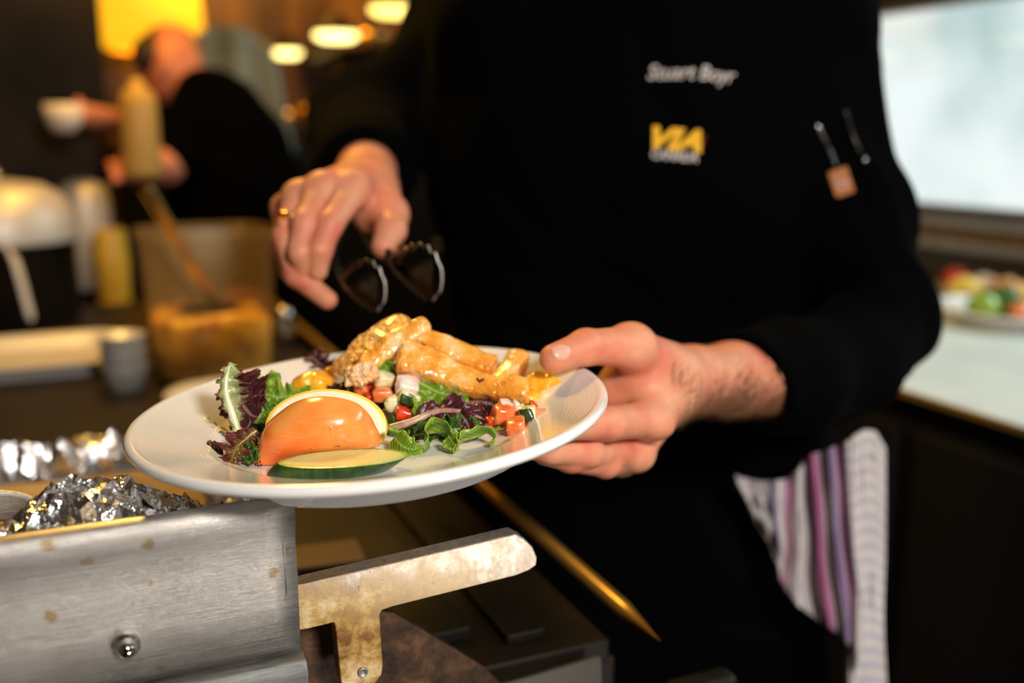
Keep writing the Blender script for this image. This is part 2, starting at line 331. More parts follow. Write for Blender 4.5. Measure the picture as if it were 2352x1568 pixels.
def tube(pts, r, seg=16, n=40, hint=ZUP, flat=1.0, sq=2.0, noi=0, nsc=60, seed=0, endr=.35):
    """swept rounded strip; r list of half widths, flat = thickness/width ratio, sq = squareness"""
    cc = catmull(pts, n); T, S, N = curveframe(cc, hint)
    r = np.atleast_1d(np.array(r, float)); rr = np.interp(np.linspace(0, 1, n), np.linspace(0, 1, len(r)), r)
    L = np.concatenate([[0], np.cumsum(np.linalg.norm(np.diff(cc, axis=0), axis=1))])
    e = np.minimum(L, L[-1] - L); er = rr * endr + 1e-9
    prof = np.where(e < er, np.sqrt(np.clip(1 - (1 - e / er) ** 2, 0.0, 1)), 1.0); prof = np.maximum(prof, .02)
    t = np.linspace(0, 2 * PI, seg, endpoint=False); ct, st = np.cos(t), np.sin(t)
    a = np.sign(ct) * np.abs(ct) ** (2 / sq); b = np.sign(st) * np.abs(st) ** (2 / sq)
    V = cc[:, None] + (rr * prof)[:, None, None] * (a[None, :, None] * S[:, None] + flat * b[None, :, None] * N[:, None])
    V = V.reshape(-1, 3)
    if noi:
        D = V - np.repeat(cc, seg, 0)
        k = np.array([noise.fractal(Vector(v * nsc + seed), 1.0, 2.0, 3) for v in V]); V = V + D * (noi * k)[:, None]
    F = grid_faces(n, seg, False, True); F.append(tuple(range(seg))[::-1]); F.append(tuple((n - 1) * seg + i for i in range(seg)))
    return V, F
# ------------------------------------------------------------------ signed-distance modelling
def cap(a, b, ra, rb, k=.008):
    a = np.asarray(a, float); b = np.asarray(b, float); ba = b - a; bb = ba @ ba + 1e-12
    def f(p):
        pa = p - a; h = np.clip(pa @ ba / bb, 0, 1); return np.linalg.norm(pa - h[:, None] * ba, axis=1) - (ra + (rb - ra) * h)
    return f, k, np.minimum(a, b) - max(ra, rb), np.maximum(a, b) + max(ra, rb)
def ell(c, axes, r, k=.008):
    c = np.asarray(c, float); A = np.array([nrm(a) for a in axes]); r = np.asarray(r, float)
    def f(p):
        q = (p - c) @ A.T; k0 = np.linalg.norm(q / r, axis=1); k1 = np.linalg.norm(q / (r * r), axis=1) + 1e-9; return k0 * (k0 - 1) / k1
    return f, k, c - r.max(), c + r.max()
def smin(a, b, k):
    h = np.maximum(k - np.abs(a - b), 0) / k; return np.minimum(a, b) - h * h * k * .25
def sdf(prims):
    def f(p):
        d = prims[0][0](p)
        for q in prims[1:]: d = smin(d, q[0](p), q[1])
        return d
    f.lo = np.min([q[2] for q in prims], 0); f.hi = np.max([q[3] for q in prims], 0); return f
def nets(f, h, pad=None, lo=None, hi=None, disp=None):
    pad = pad or 3 * h; lo = (f.lo if lo is None else np.array(lo)) - pad; hi = (f.hi if hi is None else np.array(hi)) + pad
    n = np.ceil((hi - lo) / h).astype(int) + 1
    B = 5; nb = np.ceil(n / B).astype(int); n = nb * B
    bi = np.stack(np.meshgrid(*[np.arange(x) for x in nb], indexing='ij'), -1).reshape(-1, 3)
    ctr = (bi * B + (B - 1) / 2) * h + lo
    ev = (lambda p: f(p) + disp(p)) if disp is not None else f
    dc = np.concatenate([ev(ctr[i:i + 200000]) for i in range(0, len(ctr), 200000)])
    near = np.abs(dc) < B * h * .87 * 1.9 + .002
    Db = np.repeat(dc.astype(np.float32)[:, None], B ** 3, 1)
    off = np.stack(np.meshgrid(*[np.arange(B)] * 3, indexing='ij'), -1).reshape(-1, 3)
    ni = np.nonzero(near)[0]
    for i in range(0, len(ni), 2500):
        q = ni[i:i + 2500]; p = ((bi[q] * B)[:, None] + off[None]).reshape(-1, 3) * h + lo
        Db[q] = ev(p).reshape(len(q), -1)
    D = Db.reshape(*nb, B, B, B).transpose(0, 3, 1, 4, 2, 5).reshape(n)
    ins = D < 0; cs = [(a, b, c) for a in (0, 1) for b in (0, 1) for c in (0, 1)]
    sl = lambda A, o: A[o[0]:n[0] - 1 + o[0], o[1]:n[1] - 1 + o[1], o[2]:n[2] - 1 + o[2]]
    cnt = sum(sl(ins, o).astype(np.int8) for o in cs); act = (cnt > 0) & (cnt < 8)
    I = np.argwhere(act); vid = -np.ones(act.shape, int); vid[act] = np.arange(len(I))
    acc = np.zeros((len(I), 3)); num = np.zeros(len(I))
    for a in range(8):
        for b in range(a + 1, 8):
            oa, ob = np.array(cs[a]), np.array(cs[b])
            if np.abs(oa - ob).sum() != 1: continue
            da = D[tuple((I + oa).T)]; db = D[tuple((I + ob).T)]; m = (da < 0) != (db < 0)
            t = np.where(m, da / (da - db + 1e-20), 0)[:, None]; acc += np.where(m[:, None], oa + (ob - oa) * t, 0); num += m
    V = (I + acc / num[:, None]) * h + lo; Fs = []
    for ax in range(3):
        s0 = [slice(None)] * 3; s1 = [slice(None)] * 3; s0[ax] = slice(0, -1); s1[ax] = slice(1, None)
        A, B = ins[tuple(s0)], ins[tuple(s1)]; X = np.argwhere(A != B); o1, o2 = [(1, 2), (2, 0), (0, 1)][ax]
        X = X[(X[:, o1] > 0) & (X[:, o2] > 0) & (X[:, o1] < n[o1] - 1) & (X[:, o2] < n[o2] - 1)]
        fl = A[tuple(X.T)]; e1 = np.zeros(3, int); e1[o1] = 1; e2 = np.zeros(3, int); e2[o2] = 1
        q = np.stack([vid[tuple(Y.T)] for Y in (X - e1 - e2, X - e2, X, X - e1)], 1)
        q[~fl] = q[~fl][:, ::-1]; Fs.append(q)
    return V, [tuple(q) for q in np.concatenate(Fs).tolist()]
def smooth_vf(VF, it=2, lam=.5):
    V, F = VF; V = V.copy(); E = np.array([(f[i], f[(i + 1) % 4]) for f in F for i in range(4)])
    for _ in range(it):
        s = np.zeros_like(V); c = np.zeros(len(V)); np.add.at(s, E[:, 0], V[E[:, 1]]); np.add.at(c, E[:, 0], 1); V = V + lam * (s / np.maximum(c, 1)[:, None] - V)
    return V, F
def trace(f, o, d, n=60, tmax=3):
    o = np.atleast_2d(o).astype(float); t = np.zeros(len(o))
    for _ in range(n): t += np.clip(f(o + t[:, None] * d), -.02, .08) * .9
    return o + t[:, None] * d
# ================================================================== THE PLATE
PN = nrm([-.0618, .0086, .998]); PC = P(854.5, 919, .5932); PA = frame(PN)   # rim plane
R0 = .140
prof = [(0.0005, -.0205), (.03, -.0205), (.07, -.0203), (.083, -.0195), (.090, -.0165), (.096, -.0130)]
for i in range(1, 40):
    r = .096 + (.1335 - .096) * i / 39; prof.append((r, -.0130 + .0118 * i / 39 + .000035 * math.sin(i * 2.1)))
prof += [(.1352, -.0004), (.1375, .0001), (.1392, -.0007), (.1400, -.0022), (.1399, -.0042), (.1386, -.0060), (.136, -.0070), (.125, -.0092), (.110, -.0143), (.102, -.0172), (.099, -.0200), (.0975, -.0262), (.096, -.0285), (.0925, -.0290), (.089, -.0272), (.088, -.0240), (.05, -.0235), (.0005, -.0235)]
plate = obj('dinner_plate', lathe(prof, 160, PC, PA), 'porcelain', org=PC - PN * .029, label='large white round dinner plate of salad and chicken held in the hand', cat='plate')
WELL = PC - PN * .0203
def F(px, py, h=0.0): return onpl(px, py, WELL + PN * h, PN)
def hgt(p): return (np.asarray(p) - WELL) @ PN
IMG_R = RT; TOC = nrm(FRONT)      # towards camera, level
def settle(pts, low=.002, far=1.12):
    """measured points pushed back until the lowest one rests on the plate (or the pile behind)"""
    k = far
    for (px, py, d) in pts:
        k = min(k, ((F(px, py, low) - CAM) @ FW) / d)
    return max(k, 1.0)
# ---- tomato wedge
tb = F(735, 1062, 0); d0 = (tb - CAM) @ FW
def tp(px, py, dd=0.0): return P(px, py, d0 + dd)
axL = nrm(tp(850, 985) - tp(600, 1060)); axN = nrm(np.cross(axL, TOC)); axN = axN if axN[2] > 0 else -axN
axF = np.cross(axL, axN)
tomf = sdf([ell(tp(752, 976, .010), (RT, UP, FW), (.0240, .0180, .020), .01),
            ell(tp(694, 992, .008), (nrm(RT + .5 * UP), nrm(UP - .45 * RT), FW), (.0222, .0152, .019), .008),
            cap(tp(606, 1064, .004), tp(655, 1025, .008), .0058, .0118, .010), cap(tp(845, 1012, .010), tp(800, 985, .012), .0068, .0134, .010), cap(tp(700, 1030, .010), tp(820, 1020, .010), .009, .009, .008)])
cutp = tp(735, 1052, .0); cutn = nrm(np.cross(FW * 1.0 - ZUP * .0, tp(860, 1032) - tp(600, 1080))); cutn = cutn if cutn[2] > 0 else -cutn
def tomcut(p):
    d = tomf(p); bottom = np.maximum(-((p - WELL) @ PN) + .0006, (cutp - p) @ cutn)
    back = (p - tp(735, 1000, .018)) @ nrm(-TOC + .35 * ZUP)
    a = np.maximum(d, bottom); h = np.maximum(.002 - np.abs(a - back), 0) / .002; return np.maximum(a, back) + h * h * .0005
tomcut.lo, tomcut.hi = tomf.lo, tomf.hi
tomato = obj('tomato_wedge', smooth_vf(nets(tomcut, .0008), 2), 'tomato', label='big glossy orange-red tomato wedge at the front of the plate', cat='tomato')
sc = []
for (qx, qy) in ((592, 1063), (597, 1060), (594, 1070), (600, 1067), (588, 1066)):
    c = trace(tomcut, CAM, ray(qx, qy) / np.linalg.norm(ray(qx, qy)))[0]; n = nrm(c - tp(700, 1030, .02)); A = frame(n)
    sc.append(lathe([(0.0001, .0002), (.0007, .0002), (.0009, 0), (.0001, -.0002)], 6, c, A))
obj('stem_scar', join(*sc), 'scar', tomato)
for (qx, qy, r, l) in ((759, 990, .0014, 2.2), (777, 1022, .0012, 1), (768, 1024, .0007, 1), (713, 1030, .0006, 1), (835, 975, .0005, 1.5), (790, 1012, .0005, 1)):
    c = trace(tomcut, CAM, ray(qx, qy) / np.linalg.norm(ray(qx, qy)))[0]; e = 1e-4
    n = nrm([tomcut((c + e * np.eye(3)[i])[None])[0] - tomcut((c - e * np.eye(3)[i])[None])[0] for i in range(3)])
    A = frame(n, ZUP); th = np.linspace(0, PI / 2, 6)
    V, Fc = lathe([(max(math.cos(t) * r, 1e-5), math.sin(t) * r * .55) for t in th], 16); V[:, 0] *= l
    obj('water_drop', (V @ A + c - n * .0001, Fc), 'drop', tomato)
# ---- cucumber slice
def slice_mesh(c, A, a, b, th, bulge=.0012, half=False, seg=72, start=0, sweep=2 * PI):
    """A rows: long axis, short axis, normal. flesh top/bottom idx0, skin idx1"""
    rings = [(0.0001, th / 2), (.3, th / 2), (.6, th / 2), (.85, th / 2), (.985, th / 2), (1.0, th / 2 - .0003), (1.012, th / 4), (1.015, 0), (1.012, -th / 4), (1.0, -th / 2 + .0006), (.965, -th / 2), (.0001, -th / 2)]
    t = np.linspace(start, start + sweep, seg, endpoint=(sweep < 6)); V, uv = [], []
    for k, z in rings:
        for x in t: V.append((a * k * math.cos(x), b * k * math.sin(x), z)); uv.append((k, x / (2 * PI)))
    cl = sweep >= 6
    Fc = grid_faces(len(rings), seg, False, cl); per = seg if cl else seg - 1
    fm = [0 if (i // per < 4 or i // per > 9) else 1 for i in range(len(Fc))]
    if not cl:
        for j in (0, seg - 1):
            Fc.append(tuple(i * seg + j for i in range(len(rings)))); fm.append(0)
    return (np.array(V) @ A + c, Fc), uv, fm
cc = F(790, 1068, .0041); L_ = nrm(F(950, 1050, .004) - F(645, 1066, .004)); A = frame(PN, L_)
vf, uv, fm = slice_mesh(cc, A, .0355, .0150, .0078)
V = vf[0]; q = (V - cc) @ A.T; V = V - A[0] * ((.0039 - q[:, 2]) * .95 * np.where(q[:, 0] < 0, 1.0, 1.6))[:, None] + A[1] * ((.0039 - q[:, 2]) * .25)[:, None]
obj('cucumber_slice', (V, vf[1]), ['cuke_flesh', 'cuke_skin'], uv=uv, fm=fm, label='long oval cucumber slice lying in front of the tomato wedge', cat='cucumber')
# ---- lemon slice behind tomato
c = P(750, 981, d0 + .027); A = frame(nrm(TOC * .9 + ZUP * .42), RT)
vf, uv, fm = slice_mesh(c, A, .0350, .0220, .0065)
V = vf[0] + PN * np.maximum(.0008 - (vf[0] - WELL) @ PN, 0)[:, None]; vf = (V, vf[1])
obj('lemon_slice', vf, ['lemon_flesh', 'lemon_peel'], uv=uv, fm=fm, label='round lemon slice tucked behind the tomato wedge', cat='lemon')
# ---- chicken
def chick(pts, r, flat, label, m='chicken', hint=ZUP, noi=.12, sq=2.6, seed=0, nsc=90, endr=.5, seg=36, n=90):
    k = settle(pts, .010); pts = [(a, b, d * k) for a, b, d in pts]; r = [x * k for x in r]
    return obj('chicken_strip', tube([P(*p) for p in pts], r, seg, n, hint, flat, sq, noi, nsc, seed, endr), m, label=label, cat='chicken', group='chicken strips on the salad')
chick([(987, 742, .573), (935, 772, .570), (880, 812, .566), (828, 848, .560)], [.0050, .0068, .0070, .0055], .85, 'uppermost chicken strip, pale side up, leaning at the left of the pile', hint=nrm(TOC + .6 * ZUP), noi=.2, sq=3.5, seed=3)
chick([(948, 738, .590), (902, 765, .586), (855, 800, .580), (812, 838, .573), (792, 862, .568)], [.0095, .0125, .0135, .0115, .009], .42, 'browned peppery chicken strip at the top back of the pile', 'chicken_seared', noi=.2, sq=4, seed=9, hint=nrm(TOC * .5 + ZUP * .8 - RT * .35))
chick([(868, 842, .553), (828, 862, .552), (795, 862, .553)], [.006, .0088, .0065], .7, 'torn crumbly chicken piece at the left foot of the pile', 'chicken_pale', noi=.5, nsc=170, seed=5)
chick([(950, 768, .574), (1010, 795, .572), (1070, 822, .57), (1136, 848, .566)], [.0052, .0070, .0078, .0072], .75, 'short chicken strip crossing the middle of the pile', sq=4.5, seed=12, hint=nrm(TOC * .6 + ZUP), noi=.16, endr=.35)
chick([(910, 822, .556), (965, 832, .556), (1045, 868, .555), (1120, 888, .553), (1218, 894, .548)], [.0098, .0100, .0080, .0074, .0074], .66, 'longest chicken strip lying across the front of the salad', sq=4.2, seed=21, endr=.45, hint=nrm(TOC * .8 + ZUP), noi=.17)
chick([(1194, 804, .59), (1184, 836, .586), (1152, 872, .58), (1130, 885, .578)], [.0060, .0072, .0076, .007], .75, 'small upright chicken stub at the right back of the pile', sq=3.6, seed=31)
# ---- mandarin segments
def seg_(pts, r, label, flat=.75, seed=0, hint=ZUP, m='mandarin', noi=.18):
    k = settle(pts, .008); pts = [(a, b, d * k) for a, b, d in pts]; r = [x * k for x in r]
    return obj('mandarin_segment', tube([P(*p) for p in pts], r, 28, 60, hint, flat, 2.2, noi, 110, seed, 1.4), m, label=label, cat='mandarin', group='mandarin segments in the salad')
seg_([(668, 905, .575), (700, 884, .572), (735, 880, .57), (768, 884, .568)], [.0065, .0095, .0095, .006], 'mandarin segment behind the lemon slice at the left', seed=2)
seg_([(742, 862, .60), (757, 858, .598), (774, 868, .595)], [.005, .007, .005], 'small mandarin segment beside the torn chicken', seed=4)
seg_([(1190, 885, .568), (1225, 888, .566), (1262, 890, .563), (1296, 882, .560)], [.0070, .0100, .0098, .0016], 'wide glossy golden segment at the right end of the pile', .45, 6, nrm(TOC + .7 * ZUP), noi=.12)
seg_([(1180, 905, .556), (1215, 912, .554), (1245, 905, .552)], [.006, .0075, .004], 'golden segment under the right end of the longest chicken strip', .8, 7)
# ---- diced vegetables
def dice(name, label, px, py, d, sx, sy, sz, m, yaw=0, tilt=0, roll=0, seed=0, cat='vegetable', group='diced vegetables in the salad'):
    """sx, sy(height) in photo pixels at that depth, sz depth in metres"""
    k = settle([(px, py + sy / 2, d)], .0015); d = d * k; sz = sz * k; k = d / FPX; rs = np.random.default_rng(seed)
    bm = bmesh.new(); bmesh.ops.create_cube(bm, size=2)
    for v in bm.verts: v.co += Vector(rs.uniform(-.22, .22, 3))
    bmesh.ops.subdivide_edges(bm, edges=bm.edges[:], cuts=5, use_grid_fill=True)
    for v in bm.verts:
        s = v.co.copy(); l = max(abs(s.x), abs(s.y), abs(s.z)); v.co = s * (1 - .17 * max(0, (s.length / max(l, .01)) - 1) / .73 * 1.4)
        v.co += v.normal * .0 + Vector((noise.noise(s * 1.7 + Vector((seed, 0, 0))), noise.noise(s * 1.7 + Vector((0, seed, 5))), noise.noise(s * 1.7 + Vector((9, 0, seed))))) * .14
    R = Matrix.Rotation(roll, 3, 'Y') @ Matrix.Rotation(tilt, 3, 'X') @ Matrix.Rotation(yaw, 3, 'Z')
    V = np.array([v.co[:] for v in bm.verts]); V[:, 0] *= sx * k / 2; V[:, 1] *= sz / 2; V[:, 2] *= sy * k / 2
    Fc = [[v.index for v in f.verts] for f in bm.faces]
    fm = None
    if isinstance(m, list): fm = [1 if f.calc_center_median().y < -.8 else 0 for f in bm.faces]
    bm.free()
    V = V @ np.array(R).T; B = np.array([RT, -TOC, ZUP]); V = V @ B + P(px, py, d)
    return obj(name, (V, Fc), m, fm=fm, label=label, cat=cat, group=group)
dice('onion_piece', 'white and pink onion chunk under the chicken, left of centre', 935, 888, .549, 56, 38, .012, 'onion', .2, .3, .35, 1, 'onion')
dice('cucumber_chunk', 'dark ribbed cucumber chunk below the white onion', 940, 914, .543, 48, 30, .011, ['cuke_pale', 'cuke_skin'], .2, 0, .42, 2, 'cucumber')
dice('cucumber_chunk', 'pale peeled cucumber chunk below the torn chicken', 881, 872, .556, 40, 36, .010, 'cuke_pale', .4, .2, .3, 3, 'cucumber')
dice('cucumber_chunk', 'pale seedy cucumber chunk right of the lemon slice', 903, 928, .543, 30, 36, .010, 'cuke_pale', -.2, .2, -.2, 4, 'cucumber')
dice('tomato_dice', 'orange tomato cube left of the white onion', 876, 905, .548, 46, 34, .011, 'tomato_dice', .2, .1, .1, 5, 'tomato')
dice('tomato_dice', 'red tomato cube under the dark cucumber chunk', 925, 950, .538, 36, 30, .010, 'pepper_red', .3, 0, .3, 6, 'tomato')
dice('pepper_piece', 'small red pepper cube beside the lemon slice top', 848, 913, .549, 22, 22, .008, 'pepper_red', .5, .2, .2, 7, 'pepper')
dice('tomato_dice', 'pinkish tomato cube above the lemon slice', 830, 893, .555, 34, 34, .010, 'tomato_dice', .1, .4, -.3, 8, 'tomato')
dice('pepper_piece', 'dark red pepper piece behind the white onion', 914, 868, .562, 34, 34, .010, 'pepper_red', .1, .4, -.3, 9, 'pepper')
dice('pepper_piece', 'red pepper sliver tucked under the torn chicken', 852, 878, .564, 34, 26, .010, 'pepper_red', .4, .3, .5, 10, 'pepper')
dice('tomato_dice', 'large translucent tomato cube at the right of the salad', 1158, 952, .530, 52, 44, .013, 'tomato_dice', .3, .1, .15, 11, 'tomato')
dice('tomato_dice', 'soft tomato cube touching the plate at the right', 1185, 978, .523, 46, 34, .012, 'tomato_dice', .1, .1, -.1, 12, 'tomato')
dice('cucumber_chunk', 'dark skinned cucumber wedge at the right end of the salad', 1217, 955, .526, 34, 46, .012, ['cuke_pale', 'cuke_skin'], -.1, -.2, -.35, 13, 'cucumber')
dice('cucumber_chunk', 'pale cucumber cube between tomato and dark cucumber wedge', 1194, 950, .534, 30, 40, .010, 'cuke_pale', .2, .1, -.2, 14, 'cucumber')
dice('onion_piece', 'white onion bit under the right end of the chicken', 1160, 930, .534, 26, 20, .008, 'onion', .5, .1, .2, 15, 'onion')
dice('onion_piece', 'thin white onion sliver standing above the tomato cube', 1183, 932, .533, 10, 26, .005, 'onion', .5, .1, .3, 16, 'onion')
dice('pepper_piece', 'bright red pepper strip left of the translucent tomato cube', 1132, 968, .530, 34, 16, .008, 'pepper_red', .3, .1, .3, 17, 'pepper')
dice('pepper_piece', 'red pepper bit beneath the dark cucumber wedge', 1207, 984, .520, 28, 18, .008, 'pepper_red', .3, .1, -.3, 18, 'pepper')
dice('pepper_piece', 'red pepper bit above the dark cucumber wedge', 1224, 931, .540, 16, 16, .007, 'pepper_red', .3, .1, .3, 19, 'pepper')
# ---- leaves
def leaf(name, label, pts, w, m, hint, frill=.3, ff=9, curl=0.0, lobe=.15, teeth=.12, seed=0, asym=(1, 1), nu=110, nv=26, ribr=0, ribm='stem', pts3=None, sdir=None):
    k = settle(pts, .003); pts = [(a, b, d * k) for a, b, d in pts]; w = [x * k for x in w]; ribr = ribr * k
    cc = catmull([P(*p) for p in pts] if pts3 is None else pts3, nu); T, S, N = curveframe(cc, hint)
    if sdir is not None: S = np.repeat(nrm(sdir)[None], nu, 0); S = S - T * (S * T).sum(1)[:, None]; S /= np.linalg.norm(S, axis=1)[:, None]; N = np.cross(T, S)
    ww = np.interp(np.linspace(0, 1, nu), np.linspace(0, 1, len(w)), w) * .78
    V, uv = [], []; rs = np.random.default_rng(seed); ph = rs.uniform(0, 6, 6)
    for i in range(nu):
        t = i / (nu - 1)
        for j in range(nv):
            s = -1 + 2 * j / (nv - 1); side = 0 if s < 0 else 1; a = abs(s)
            edge = 1 + lobe * math.sin(ff * 1.3 * t * 2 * PI + ph[side]) * a + teeth * (math.sin(ff * 7.3 * t * PI + ph[2 + side]) * .55 + .6 * math.sin(ff * 11.7 * t * PI + ph[side])) * max(0, a - .65) / .35
            x = ww[i] * a * edge * asym[side] * (1 if side else -1)
            z = ww[i] * (curl * s * s + frill * a ** 1.6 * (math.sin(ff * t * 2 * PI + ph[4] + side * 2 + 2.2 * a) + .45 * math.sin(ff * 2.3 * t * 2 * PI + ph[5] + side * 3))) 
            V.append(cc[i] + S[i] * x + N[i] * z + T[i] * ww[i] * frill * .3 * a * math.cos(ff * t * 2 * PI + ph[4])); uv.append((j / (nv - 1), t))
    V = np.array(V); V = V + PN * np.maximum(.0006 - (V - WELL) @ PN, 0)[:, None]
    o = obj(name, (V, grid_faces(nu, nv)), m, uv=uv, label=label, cat='lettuce', group='salad leaves on the plate', solid=.0005)
    if ribr: obj('stem', tube(cc[::max(1, nu // 14)] - N[::max(1, nu // 14)] * .0002, [ribr, ribr * .75, ribr * .3], 10, 50, hint, .8, 2, 0), ribm, o)
    return o
# tall red-tipped leaf at left
leaf('lettuce_leaf', 'tall upright red-tipped lettuce leaf with pale stem at the left', [(549, 1000, .520), (533, 950, .521), (520, 905, .522), (520, 868, .523), (530, 832, .524)], [.002, .006, .010, .0085, .004], 'leaf_mix', nrm(TOC + .4 * RT), .38, 4.5, .15, .3, .22, 3, (1.15, .55), ribr=.0022)
leaf('lettuce_leaf', 'dark purple lettuce leaf standing behind the pale stem', [(522, 862, .530), (545, 885, .533), (572, 915, .535), (605, 935, .536)], [.005, .016, .019, .006], 'leaf_red', nrm(TOC + .3 * ZUP), .22, 3, .1, .2, .06, 8)
leaf('lettuce_leaf', 'dark purple lettuce leaf hanging below the tall leaf', [(535, 880, .532), (552, 920, .53), (575, 950, .53), (592, 958, .532)], [.004, .013, .015, .005], 'leaf_red', nrm(TOC), .25, 3, .1, .2, .06, 9)
leaf('lettuce_leaf', 'pale lettuce stem bit lying on the plate left of the tall leaf', [(466, 958, .548), (490, 978, .54), (530, 998, .53), (560, 1006, .524)], [.0022, .0030, .0025, .003], 'leaf_mix', ZUP, .3, 5, 0, .2, .1, 11, ribr=.0012)
leaf('lettuce_leaf', 'rust red frilly leaf curled on the plate at the lower left', [(590, 988, .517), (565, 1008, .510), (543, 1030, .503), (530, 1064, .496)], [.006, .0085, .0095, .005], 'leaf_rust', nrm(TOC + .8 * ZUP), .4, 4, -.1, .3, .25, 5, ribr=.0008, ribm='stem_red')
leaf('lettuce_leaf', 'tiny curled purple leaf tip at the far lower left', [(480, 1012, .512), (486, 1028, .508), (498, 1038, .505), (512, 1036, .505)], [.001, .004, .005, .003], 'leaf_red', nrm(TOC + .5 * ZUP), .4, 2, .3, .2, .1, 6)
leaf('lettuce_leaf', 'dark green leaf between rust leaf and tomato wedge', [(560, 1030, .51), (575, 1040, .507), (584, 1062, .501)], [.004, .007, .004], 'leaf_dark', nrm(TOC + .4 * ZUP), .3, 3, .2, .2, .1, 12)
# green left
leaf('lettuce_leaf', 'curly bright green leaf left of the lemon slice', [(583, 905, .552), (610, 905, .551), (640, 912, .550), (680, 908, .552)], [.003, .008, .010, .006], 'leaf_green', nrm(TOC * .8 + ZUP * .5), .5, 3.2, .1, .3, .12, 21)
leaf('lettuce_leaf', 'green leaf tip curling up above the left greens', [(622, 925, .556), (615, 895, .557), (622, 872, .558), (645, 862, .560)], [.006, .008, .007, .002], 'leaf_green', nrm(TOC + .3 * RT), .4, 3, .35, .2, .1, 22)
leaf('lettuce_leaf', 'green leaf falling towards the plate beside the lemon slice', [(620, 915, .548), (606, 938, .545), (595, 960, .541), (590, 972, .538)], [.006, .008, .007, .003], 'leaf_green', nrm(TOC), .4, 3, .3, .25, .15, 23)
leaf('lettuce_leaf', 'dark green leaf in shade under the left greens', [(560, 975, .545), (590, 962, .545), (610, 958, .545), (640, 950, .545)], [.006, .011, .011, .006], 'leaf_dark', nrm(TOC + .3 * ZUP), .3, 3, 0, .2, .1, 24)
# purple sprigs at the back
leaf('lettuce_leaf', 'purple leaf sprig at the back rim left of the chicken', [(712, 815, .635), (725, 828, .63), (745, 842, .625), (768, 846, .62)], [.004, .0085, .0085, .004], 'leaf_red', nrm(TOC + .5 * ZUP), .45, 3, .1, .3, .2, 31)
leaf('lettuce_leaf', 'small purple leaf point beside the mandarin segments', [(765, 905, .562), (775, 892, .562), (785, 882, .562)], [.007, .005, .001], 'leaf_red', nrm(TOC), .3, 2, .2, .2, .1, 32)
leaf('lettuce_leaf', 'pointed purple leaf above the lemon slice', [(800, 905, .556), (800, 885, .556), (795, 865, .556)], [.006, .006, .0008], 'leaf_red', nrm(TOC), .3, 2, .2, .2, .1, 33)
leaf('lettuce_leaf', 'green leaf point standing behind the lemon slice', [(700, 915, .56), (702, 900, .56), (712, 885, .56)], [.006, .005, .001], 'leaf_green', nrm(TOC), .3, 2, .2, .2, .1, 34)
# middle
leaf('lettuce_leaf', 'small bright green leaf tip poking up left of the long chicken strip', [(905, 862, .562), (893, 850, .56), (885, 838, .56), (876, 826, .561)], [.005, .0058, .0055, .002], 'leaf_green', nrm(TOC), .2, 2, .4, .1, .05, 41)
leaf('lettuce_leaf', 'broad green leaf running under the long chicken strip', [(915, 858, .556), (965, 880, .552), (1020, 905, .549), (1075, 905, .549)], [.004, .0095, .011, .007], 'leaf_green', nrm(TOC * .7 + ZUP * .7), .3, 3, 0, .15, .08, 42, ribr=.0009, ribm='stem_green')
leaf('lettuce_leaf', 'folded green leaf below the onion chunk', [(1000, 905, .545), (985, 925, .542), (965, 945, .539), (950, 952, .537)], [.006, .010, .009, .004], 'leaf_green', nrm(TOC + .2 * ZUP - .3 * RT), .3, 2.5, .25, .15, .08, 43)
leaf('lettuce_leaf', 'long purple leaf with reddish stem across the salad front', [(890, 985, .528), (945, 968, .53), (1000, 945, .533), (1060, 945, .533), (1118, 965, .53)], [.001, .0022, .0080, .011, .006], 'leaf_red', nrm(TOC * .8 + ZUP * .6), .32, 3.5, .0, .3, .1, 44, ribr=.0024, ribm='stem_red')
leaf('lettuce_leaf', 'purple leaf tip drooping at the salad front', [(1055, 948, .526), (1070, 965, .524), (1078, 985, .522), (1074, 996, .521)], [.006, .0065, .004, .001], 'leaf_red', nrm(TOC), .25, 2, .2, .15, .08, 45)
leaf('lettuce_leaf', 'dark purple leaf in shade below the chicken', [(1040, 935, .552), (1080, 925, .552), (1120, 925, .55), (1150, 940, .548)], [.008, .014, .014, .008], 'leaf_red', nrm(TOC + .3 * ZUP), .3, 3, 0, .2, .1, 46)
leaf('lettuce_leaf', 'dark leaf bed behind the diced vegetables', [(790, 915, .572), (850, 905, .572), (910, 900, .572), (970, 905, .572)], [.010, .017, .017, .012], 'leaf_red', nrm(TOC + .2 * ZUP), .2, 3, 0, .2, .1, 47)
leaf('lettuce_leaf', 'dark green leaf under the middle of the salad', [(870, 985, .548), (930, 975, .55), (1000, 970, .552), (1100, 965, .552)], [.006, .014, .016, .010], 'leaf_dark', nrm(TOC * .4 + ZUP), .25, 4, 0, .2, .1, 48)
